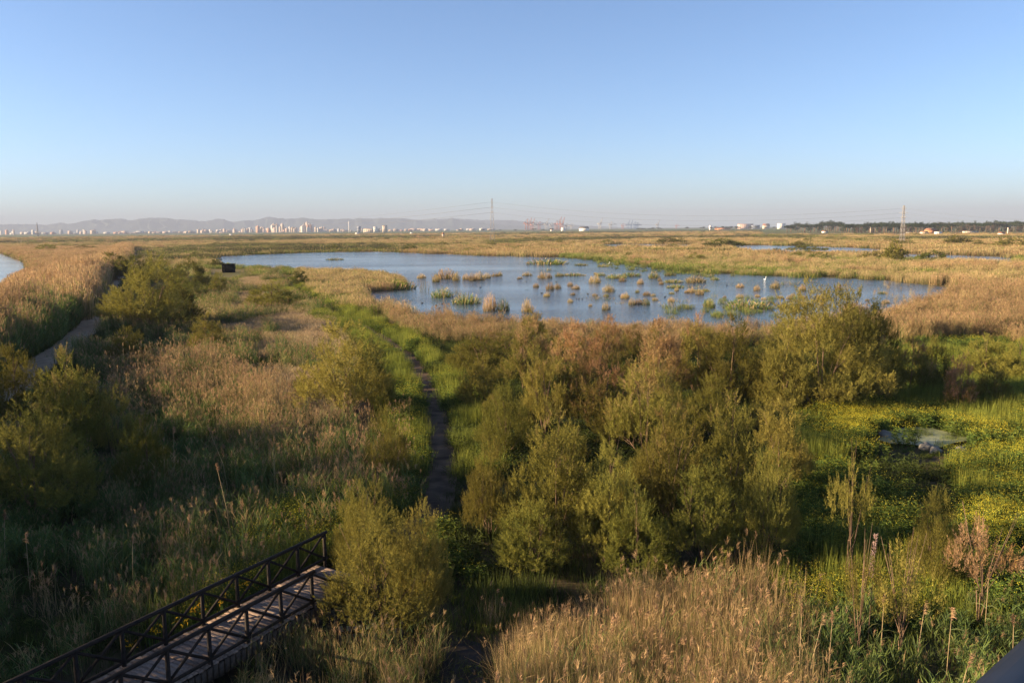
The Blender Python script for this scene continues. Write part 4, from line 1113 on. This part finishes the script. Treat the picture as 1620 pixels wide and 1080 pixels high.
def rock(seed, r):
    rng = np.random.default_rng(seed); m = MB().ell((0, 0, 0), (r, r * .8, r * .6), 8, 6)
    v = np.array(m.v); v *= (1 + (rng.random((len(v), 1)) - .5) * .45); m.v = [tuple(q) for q in v]; return m.mesh("stone", STONE)
for i, (px, py, s, lab) in enumerate(((1465, 711, .42, "largest pale stone at the front rim of the scummy pool"), (1428, 686, .34, "dark hollow stone at the left rim of the scummy pool"),
                                      (1400, 692, .45, "flat pale stone left of the scummy pool"), (1520, 714, .3, "small stone at the right front of the scummy pool"),
                                      (1480, 716, .36, "pale grey stone right beside the largest rim stone"))):
    x, y = G(px, py); o = link("stone", rock(500 + i, s), None, label=lab, category="stone", group="stones round the scummy pool")
    o.location = (x, y, s * .25); o.rotation_euler = (RR.uniform(-.2, .2), RR.uniform(-.2, .2), RR.random() * 6)

# ------------------------------------------------------------------ tall single reeds with plumes
def single_reed(px, base, tip, lean, label, group):
    bx, by = G(px, base); h = at(px, tip, by)[2]; e = empty("plumed_reed", (bx, by, 0), label, "reed", group, RR.random() * 6.28)
    rng = np.random.default_rng(int(px * 7 + tip)); top = Vector((lean * h, 0, h)); mid = Vector((lean * h * .3, 0, h * .55))
    MB().tube([(0, 0, 0), mid, top], [.012, .010, .006], 5).build("stem", REEDST, e)
    b = PB(); n = 70; t = rng.random(n); P = np.array(top)[None, :] + np.column_stack([lean * .4 * t, np.zeros(n), .30 * t - .05]) + rng.normal(size=(n, 3)) * .012
    D = np.column_stack([rng.normal(size=n) * .25 + .3 + lean, rng.normal(size=n) * .25, .9 - .6 * rng.random(n)])
    b.strip(P, D, .10 + .08 * rng.random(n) * (1 - .5 * t), .016, .5, 2, PLUME2, (.42, .27, .17), rng=rng); link("plume", b.mesh("plume", PLANT), e)
    b = PB(); n = 7; t = .25 + .6 * rng.random(n); a = rng.random(n) * 6.28
    b.strip(np.column_stack([lean * h * t * .7, t * 0, h * t]), np.column_stack([np.cos(a), np.sin(a), np.full(n, .9)]), .5, .028, .8, 3, BGRN, (.22, .20, .08), rng=rng)
    link("leaf_blades", b.mesh("leaf_blades", PLANT), e)
REEDST = solid("reed_stem", (.30, .22, .12), .8, .3, 6, .2)
GA, GB_ = "plumed reeds standing out at the lower right", "plumed reeds standing out at the lower left"
for px, b_, t_, l_, lab in ((1262, 1110, 975, .05, "reed with a drooping plume at the right edge of the dry reeds"), (1276, 1120, 985, .12, "reed with a fat tan plume just right of the drooping one"),
                            (1308, 1110, 985, -.04, "upright reed with a brown plume before the first bare stemmed tamarisk"), (1391, 1075, 945, -.15, "reed with a leaning plume between the bare stemmed tamarisks"),
                            (1447, 1090, 967, .05, "reed with a tan plume right of the pale bare trunk"), (1495, 1100, 975, .02, "reed with a small plume under the orange tamarisk"),
                            (1599, 1090, 985, .06, "reed with a fluffy pale plume close to the handrail"), (1510, 1160, 1050, .1, "reed with a wide fluffy plume at the bottom right"),
                            (1180, 1150, 1015, -.2, "reed with a bent pale plume inside the dry reeds"), (1557, 1010, 912, .0, "dead reed stem behind the handrail")):
    single_reed(px, b_, t_, l_, lab, GA)
for px, b_, t_, l_, lab in ((365, 800, 680, -.2, "leaning reed with a pale plume in the middle of the left field"), (436, 800, 700, .02, "upright reed with a slim plume right of the leaning one"),
                            (278, 790, 685, .03, "reed with a tan plume in the shade left of the leaning one"), (368, 880, 745, -.12, "tall bent reed above the mustard by the railing"),
                            (545, 690, 628, .03, "reed with a brown plume before the wide yellow green tamarisk"), (213, 960, 860, .05, "reed with a brown plume at the dark lower left"),
                            (302, 930, 830, .08, "reed with a plume left of the mustard by the railing"), (50, 960, 855, .02, "reed with a brown plume near the left edge"),
                            (500, 790, 700, .1, "reed with a spiky plume left of the footpath"), (12, 940, 820, .05, "plumed reed at the very left edge")):
    single_reed(px, b_, t_, l_, lab, GB_)

# orange yellow irises by the far railing
def iris(seed):
    rng = np.random.default_rng(seed); b = PB(); base = disc(rng, 22, .22)
    b.strip(base, dirs(rng, 22, .16), .7 + .3 * rng.random(22), .03, .15, 3, (.05, .085, .02), (.10, .15, .035), rng=rng)
    P = disc(rng, 22, .2); P[:, 2] = .85 + .2 * rng.random(22); d = rng.normal(size=(22, 3)); b.strip(P, d, .08, .05, .3, 1, (.60, .33, .02), (.66, .42, .03), rng=rng); return b.mesh("iris_clump", PLANT)
IR = [iris(700), iris(701)]
for i, (s, n_) in enumerate(((-1.2, 2.15), (-2.0, 2.3), (-2.7, 2.1), (-3.3, 2.35), (-4.2, 2.2), (-.3, 2.4))):
    ob = link("iris_clump", IR[i % 2], None, label="clump of orange yellow iris flowers growing behind the far boardwalk railing", category="flower", group="irises by the boardwalk")
    ob.location = (B0[0] + BD[0] * s + BN[0] * n_, B0[1] + BD[1] * s + BN[1] * n_, .25); ob.rotation_euler = (0, 0, i * 1.3)
# ------------------------------------------------------------------ birds
def bird_mesh(nm, mat, s, neck):
    m = MB(); m.ell((0, 0, .06 * s), (.24 * s, .11 * s, .10 * s)); m.tube([(.16 * s, 0, .10 * s), (.22 * s, 0, .10 * s + neck * s)], [.05 * s, .035 * s], 6)
    m.ell((.25 * s, 0, .12 * s + neck * s), (.075 * s, .05 * s, .05 * s), 6, 4); m.tube([(.30 * s, 0, .115 * s + neck * s), (.39 * s, 0, .105 * s + neck * s)], [.02 * s, .008 * s], 4)
    m.tube([(-.2 * s, 0, .09 * s), (-.32 * s, 0, .14 * s)], [.05 * s, .01 * s], 4); return m.mesh(nm, mat, True)
FEA = solid("dark_feathers", (.03, .027, .024), .7, .4, 6); FEW = solid("white_feathers", (.8, .8, .78), .7, .05, 6)
duck = bird_mesh("duck", FEA, .8, .12); egret = bird_mesh("egret", FEW, 1.2, .42)
for i, (px, py) in enumerate(((641, 478), (668, 480), (690, 483), (700, 481), (857, 464), (833, 446), (912, 473), (916, 473), (921, 473), (1018, 475), (1014, 476), (1052, 470), (1330, 452), (1320, 454),
                              (760, 455), (880, 446), (930, 465), (980, 468), (1070, 462), (1150, 452), (669, 400), (660, 400), (1206, 458), (1290, 470))):
    x, y = G(px, py, .05); o = link("duck", duck, None, label="dark duck resting on the open pond water", category="duck", group="ducks on the pond")
    o.location = (x, y, .05); o.rotation_euler = (0, 0, RR.random() * 6.28)
for px, py, lab in ((1210, 443, "white egret standing in the pond near the right far shore"), (963, 418, "white egret by the far shore in the middle")):
    x, y = G(px, py, .05); o = link("egret", egret, None, label=lab, category="egret", group="egrets"); o.location = (x, y, .12); o.rotation_euler = (0, 0, RR.random() * 6)

# ------------------------------------------------------------------ pylons and lines
def pylon(px, base, top, label, arms=True):
    bx, by = G(px, base); h = at(px, top, by)[2]; e = empty("pylon", (bx, by, 0), label, "pylon", "pylons of the power line")
    w0 = h * .055; R_ = .14 * by / 800
    def hw(z): t = z / h; return w0 * (1 - t) + .35 * t
    for sx in (-1, 1):
        for sy in (-1, 1): MB().bar((sx * hw(0), sy * hw(0), 0), (sx * hw(h), sy * hw(h), h), R_ * 1.6).build("leg", STEEL, e)
    m = MB(); zs = [h * (1 - (1 - i / 9) ** 1.25) for i in range(10)]
    for z0, z1 in zip(zs[:-1], zs[1:]):
        a, b = hw(z0), hw(z1)
        for s in (-1, 1):
            m.bar((-a, s * a, z0), (b, s * b, z1), R_); m.bar((a, s * a, z0), (-b, s * b, z1), R_)
            m.bar((s * a, -a, z0), (s * b, b, z1), R_); m.bar((s * a, a, z0), (s * b, -b, z1), R_)
    m.build("bracing", STEEL, e); out = []
    for z, l_ in ((.68, 3.0), (.80, 3.6), (.92, 2.6)):
        zz = h * z; a = MB()
        d = (.35, -.94)
        for s in (-1, 1):
            tip = (s * l_ * d[0], s * l_ * d[1], zz); a.bar((0, 0, zz - .25), tip, R_); a.bar((0, 0, zz + .9), tip, R_)
            out.append(Vector((bx, by, 0)) + Vector(tip))
        a.build("crossarm", STEEL, e)
    return out
p1 = pylon(779, 383, 314, "tall steel lattice pylon in the middle of the horizon")
p2 = pylon(1427, 384, 325, "steel lattice pylon at the right in front of the pines")
p3 = pylon(2150, 398, 318, "steel lattice pylon beyond the right edge")
p0 = pylon(60, 374, 352, "faint distant pylon at the far left")
def wire(a, b, sag, lab, r):
    pts = [a.lerp(b, t) - Vector((0, 0, 4 * sag * t * (1 - t))) for t in [i / 24 for i in range(25)]]
    c = a.copy(); m = MB(); m.tube([p - c for p in pts], r, 4); o = m.build("power_line", CABLE, None, label=lab, category="cable", group="power line cables"); o.location = c
for A, B_, sg, r, lab in ((p0, p1, 26, .045, "thin power cable from the middle pylon away to the left"), (p1, p2, 8, .026, "thin power cable between the middle and the right pylon"), (p2, p3, 7, .022, "thin power cable from the right pylon to the right edge")):
    for a, b in zip(A, B_): wire(a, b, sg, lab, r)

# ------------------------------------------------------------------ port cranes
def crane_parts(mat, up):
    g = MB()
    for x in (-10, 10):
        for y in (-12, 12): g.bar((x, y, 0), (x * .8, y, 42), 3.4)
    for y in (-12, 12): g.bar((-10, y, 14), (10, y, 14), 3.1); g.bar((-8, y, 42), (8, y, 42), 3.4)
    for x in (-8, 8): g.bar((x, -12, 42), (x, 12, 42), 3.4); g.bar((x, -12, 14), (x, 12, 14), 2.7)
    b = MB(); b.bar((-26, 0, 44), (14, 0, 44), 5.1)
    if up: b.bar((12, 0, 44), (26, 0, 96), 4.1)
    else: b.bar((12, 0, 44), (66, 0, 46), 4.1)
    b.box((-14, 0, 49), (6, 4, 3))
    m = MB(); m.bar((6, -5, 44), (10, 0, 72), 3.1); m.bar((6, 5, 44), (10, 0, 72), 3.1); m.bar((10, 0, 72), (-22, 0, 46), 2.0); m.bar((10, 0, 72), (26, 0, 92) if up else (50, 0, 46), 1.7)
    return [("gantry", g.mesh("gantry", mat)), ("boom", b.mesh("boom", mat)), ("mast", m.mesh("mast", mat))]
CR = {(c, u): crane_parts(m, u) for c, m in (("red", RUSTY), ("blue", BLUES), ("grey", STEEL)) for u in (0, 1)}
CB = {"red": "red brown", "blue": "blue", "grey": "dark grey"}
for px, c, u, hp, lab in ((833, "red", 0, 18, "red container crane leftmost in the port"), (837, "red", 1, 20, "red crane with raised boom next to the leftmost"), (842, "red", 1, 19, None), (847, "grey", 0, 15, "grey crane among the left red cranes"),
                     (853, "red", 0, 14, None), (864, "grey", 1, 19, "grey crane standing alone between the red groups"), (872, "grey", 0, 12, None), (880, "red", 0, 15, None), (884, "red", 1, 21, "tallest red crane with boom raised"),
                     (889, "red", 1, 20, "tall red crane right of the tallest"), (896, "grey", 0, 11, None), (904, "grey", 0, 11, None), (949, "grey", 1, 19, "dark crane standing alone like a tower"),
                     (966, "grey", 0, 13, "dark low crane left of the blue cranes"), (985, "red", 0, 10, None), (993, "blue", 1, 15, "blue crane with raised boom, left of the blue group"), (998, "blue", 1, 15, None), (1004, "blue", 0, 12, None),
                     (1008, "blue", 0, 11, None), (1040, "grey", 1, 15, "dark crane rightmost in the port"), (1070, "red", 0, 8, None)):
    Y = 4400 + (px % 7) * 60; p = at(px, 364, Y); s = hp * Y / FPX / (96 if u else 72)
    e = empty("port_crane", (p[0], Y, 0), lab or "%s container crane with %s boom in the distant port" % (CB[c], "raised" if u else "level"), "crane", "cranes in the port", RR.uniform(-.5, .5))
    e.scale = (s * .8, s * .8, s)
    for nm, me in CR[c, u]: link(nm, me, e)

# ------------------------------------------------------------------ houses along the horizon
def house(px, base, wpx, hpx, wall, roof, label, gable=True, name="house", cat="house", Y=None, depth=.7, floors=1, group="houses along the horizon", rz=0.15):
    if Y is None: Y = G(px, base)[1]
    p = at(px, base, Y); w2 = wpx * Y / FPX / 2; h = hpx * Y / FPX; e = empty(name, (p[0], Y, 0), label, cat, group, rz); d2 = w2 * depth
    wh = h * (.62 if gable else .94); MB().box((0, 0, wh / 2 - .5), (w2, d2, wh / 2 + .5)).build("wall", wall, e)
    if gable:
        r = MB(); r.v = [(-w2 * 1.05, -d2 * 1.1, wh), (w2 * 1.05, -d2 * 1.1, wh), (w2 * 1.05, d2 * 1.1, wh), (-w2 * 1.05, d2 * 1.1, wh), (-w2 * 1.05, 0, h), (w2 * 1.05, 0, h)]
        r.q = [(0, 1, 5, 4), (2, 3, 4, 5), (3, 2, 1, 0)]; r.t = [(0, 4, 3), (1, 2, 5)]; r.build("roof", roof, e)
    else: MB().box((0, 0, wh + h * .03), (w2 * 1.02, d2 * 1.02, h * .03)).build("roof", roof, e)
    nw = max(2, min(8, int(wpx / 3))); wm = MB().box((0, 0, 0), (w2 / nw * .35, .06, wh / floors * .22)).mesh("window", WINDOW)
    for f_ in range(floors):
        for i in range(nw):
            o = link("window", wm, e); o.location = (-w2 + (i + .5) * 2 * w2 / nw, -d2 - .05, wh * (f_ + .55) / floors)
    return e
house(891, 364.5, 6, 5, WHITE, WHITE, "small white gabled house left of the white barn", Y=3200)
house(924, 363.5, 13, 7, WHITE, DARKR, "white barn with a dark roof below the cranes", Y=3000, rz=-.5)
house(873, 363.5, 4, 3, WHITE, TILE, "tiny white house beneath the red cranes", Y=3200)
house(1179, 361.5, 22, 8, PINK, TILE, "long pale pink apartment block right of the port", False, "apartment_block", "building", 3600, .4, 4)
house(1195, 361.5, 12, 6, BLUEG, DARKR, "blue grey block attached to the pink apartments", False, "apartment_block", "building", 3560, .5, 3)
house(1212, 361, 10, 8, CREAM, TILE, "cream apartment building between the pink and the white ones", True, "apartment_block", "building", 3700, .5, 3)
house(1236, 361.5, 11, 8.5, WHITE, WHITE, "bright white cube shaped building at the left end of the pines", False, "apartment_block", "building", 3400, .6, 4)
house(1124, 363.5, 4, 7, WHITE, WHITE, "slim white tower house left of the apartments", False, Y=3000)
house(1143, 362.5, 20, 4, ORANGE, TILE, "low orange farmhouse left of the pink apartments", True, Y=3000)
house(1472, 367, 15, 8, ORANGE, TILE, "orange villa in front of the pines at the right", True, Y=1100, floors=2)
house(1462, 367.5, 10, 4, CREAM, TILE, "cream annex left of the orange villa", True, Y=1090)
house(1484, 371, 9, 4.5, WHITE, WHITE, "white box shed before the orange villa", False, "shed", "shed", 960)
house(1584, 374, 9, 6, WHITE, TILE, "white hut beside the brick chimney at the right", True, "shed", "shed", 830)
house(1439, 366.5, 9, 3, GREYB, DARKR, "low grey shed just right of the pylon", True, "shed", "shed", 1120)
house(1535, 368, 24, 3, CREAM, CREAM, "long low cream wall building before the bare poplars", False, "shed", "shed", 1110, .2)
house(1305, 366, 8, 3, WHITE, TILE, "tiny white farmhouse before the middle of the pines", True, Y=1380)
house(588, 366.5, 26, 6, CREAM, DARKR, "long cream warehouse at the edge of the city", False, "warehouse", "warehouse", 3300, .4)
house(594, 366.5, 6, 9, WHITE, WHITE, "white silo block against the long warehouse", False, "warehouse", "warehouse", 3250, .8, 3)
house(609, 366, 8, 11, CREAM, DARKR, "tall cream mill right of the long warehouse", False, "warehouse", "warehouse", 3300, .7, 4)
house(568, 366.5, 6, 10, BLUEG, BLUEG, "dark grey pointed silo left of the warehouse", True, "warehouse", "warehouse", 3300, .8)
house(565, 368.5, 6, 3, WHITE, WHITE, "white shed in the fields left of the warehouse", True, "shed", "shed", 1900)
house(651, 367.5, 4, 3, WHITE, WHITE, "white shed alone in the marsh right of the warehouse", True, "shed", "shed", 1900)
house(365, 370, 3.5, 2.5, WHITE, WHITE, "white cottage in the fields below the city", True, "shed", "shed", 2000)
house(701, 368.5, 3.5, 7, CREAM, TILE, "narrow cream pump house among bushes left of the pylon", True, Y=1200)
def chimney(px, base, top, r, mat, lab, Y):
    p = at(px, base, Y); h = at(px, top, Y)[2]; e = empty("chimney", (p[0], Y, 0), lab, "chimney"); rr = r * Y / FPX
    MB().tube([(0, 0, 0), (0, 0, h * .95)], [rr, rr * .7], 10).build("shaft", mat, e); MB().tube([(0, 0, h * .95), (0, 0, h)], [rr * .85, rr * .85], 10).build("rim", mat, e)
chimney(1594, 372, 360, 1.2, CREAM, "pinkish brick chimney beside the white hut at the right", 830)
chimney(552, 366, 350, .7, WHITE, "slim white chimney stack left of the warehouse", 3600)
chimney(1377, 367, 357, .8, CREAM, "pale square chimney in front of the pines", 1300)

# city blocks under the mountains
def city():
    v = []
    for i in range(6):
        m = MB(); h = 1.0; m.box((0, 0, .5), (.5, .4, .5)); m.box((.1 * (i % 3 - 1), .05, 1.05), (.18, .15, .06))
        if i % 2: m.box((.62, .1, .32), (.16, .3, .32))
        v.append(m)
    cols = [solid("hazy_cream", (.42, .34, .28), .85, .1, 2), solid("hazy_pink", (.40, .30, .26), .85, .1, 2), GREYB, solid("hazy_white", (.52, .49, .46), .85, .1, 2), solid("brick_facade", (.40, .22, .16), .85, .12, 2), solid("tan_facade", (.46, .34, .24), .85, .12, 2)]
    me = {(i, j): v[i].mesh("city_block", cols[j]) for i in range(6) for j in range(6)}
    WM = MB()
    clusters = [(15, 75, 9), (130, 30, 7), (70, 90, 4), (210, 60, 4), (290, 40, 4), (325, 20, 6), (345, 30, 6), (385, 25, 8), (418, 18, 10), (435, 14, 13), (460, 20, 8), (485, 15, 12), (490, 6, 15), (505, 18, 8), (540, 30, 5), (620, 60, 4), (680, 50, 4), (740, 40, 4), (250, 200, 3), (400, 300, 3)]
    for i in range(230):
        cx, sp, hp = clusters[i % len(clusters)]; px = RR.gauss(cx, sp * .42); px = min(max(px, -60), 790); Y = RR.uniform(4600, 5600)
        hh = hp * RR.uniform(.45, 1.0); wd = RR.uniform(2.2, 5.5) if hp > 5 else RR.uniform(3, 10)
        p = at(px, 368, Y); k = Y / FPX; j = RR.choice([0, 0, 1, 1, 2, 3, 4, 5])
        lab = "%s %s in the distant city %s" % (("cream", "pink", "grey", "white", "brick red", "tan")[j], "tower block" if hh > 6 else "mid rise block" if hh > 3.5 else "low building",
              "at the left end of the mountains" if px < 150 else "under the left mountains" if px < 330 else "in the dense middle cluster" if px < 530 else "right of the dense cluster")
        o = link("city_building", me[RR.randrange(6), j], None, label=lab, category="building", group="buildings of the distant city")
        o.location = (p[0], Y, -1); o.scale = (wd * k, wd * k * .8, hh * k + 1); o.rotation_euler = (0, 0, RR.uniform(-.6, .6))
city()

# ------------------------------------------------------------------ pines and other trees on the right horizon
def pine(seed, cols, shape):
    rng = np.random.default_rng(seed); b = PB(); n = 420; c = rng.random((14, 3)); 
    a = c[:, 0] * 6.28; r = np.sqrt(c[:, 1]) * 3.6
    cz = (6.6 + c[:, 2] * 1.6 - r * .25) if shape == "umbrella" else (1.8 + c[:, 2] * 7)
    if shape != "umbrella": r = r * (.35 + .5 * (1 - abs(cz - 5) / 5))
    C = np.column_stack([r * np.cos(a), r * np.sin(a), cz]); k = rng.integers(0, 14, n)
    P = C[k] + rng.normal(size=(n, 3)) * (.75, .75, .5); d = rng.normal(size=(n, 3)); d[:, 2] += .5
    b.strip(P, d, 1.0, .55, .2, 1, cols[0], cols[1], rng=rng, cj=.35)
    t = MB(); t.tube([(0, 0, -.3), (.1, .1, 3.5), (.2, 0, 6.8)], [.35, .28, .15], 6)
    for i in range(5):
        q = C[i]; t.tube([(.1, .05, 3.2 + .5 * i), tuple(q)], [.14, .05], 4)
    return b.mesh("crown", PLANT), t.mesh("trunk", BARK)
PN = [pine(600 + i, ((.022, .034, .014), (.05, .062, .022)), "umbrella") for i in range(4)]
PN += [pine(620 + i, ((.024, .036, .014), (.055, .068, .024)), "column") for i in range(2)]
PO = [pine(610 + i, ((.10, .075, .055), (.17, .12, .085)), "column") for i in range(2)]
def tree(px, Y, h, parts, nm, lab, cat, grp, wf=1.0):
    p = at(px, 366, Y); e = empty(nm, (p[0], Y, 0), lab, cat, grp, RR.random() * 6.28); e.scale = (h / 9 * wf, h / 9 * wf, h / 9)
    link("crown", parts[0], e); link("trunk", parts[1], e)
GPN = "pines along the right horizon"
for i in range(125):
    px = 1245 + 385 * (i + RR.random()) / 125; Y = RR.uniform(1180, 1400) if px > 1330 else RR.uniform(1400, 1900)
    hp = 9.0 if px > 1340 else 8.0
    hp = 6 + 2.5 * float(vnoise(np.array([px / 14]), np.array([0.]), 3)[0]) + 2 * RR.random() + (2 if px > 1290 else 0)
    tree(px, Y, (hp + 4.5) * Y / FPX, PN[i % 6], "pine_tree", "dark umbrella pine in the line of trees at the right horizon", "pine tree", GPN, 1.25)
for i in range(26):
    px = RR.uniform(1085, 1250); tree(px, RR.uniform(2600, 3300), RR.uniform(8, 13), PN[i % 4], "pine_tree", "small dark tree among the houses right of the port", "tree", "trees among the houses", 1.4)
for i in range(22):
    px = RR.uniform(965, 1075) if i < 12 else RR.uniform(700, 900); tree(px, RR.uniform(3000, 3500), RR.uniform(6, 11), PN[i % 4], "pine_tree", "small dark tree on the horizon below the port cranes", "tree", "trees below the cranes", 2.2)
for px, hp, lab in ((1456, 16, "tallest round tree rising above the pines right of the pylon"), (1450, 13, "broad tree left of the tallest round one"), (1498, 12, "dark tree right of the orange villa")):
    tree(px, 1160, hp * 1250 / FPX, PN[0], "pine_tree", lab, "tree", None, .8)
for i, px in enumerate((1428, 1433, 1440, 1520, 1524, 1530, 1536, 1541, 1547, 1555, 1563, 1572, 1600, 1608, 1612, 1617, 1356, 1363, 1380, 1392)):
    tree(px, 1150, RR.uniform(8, 14) * 1150 / FPX, PO[i % 2], "poplar_tree", "greyish bare poplar in front of the dark pines", "tree", "bare poplars before the pines", .8)
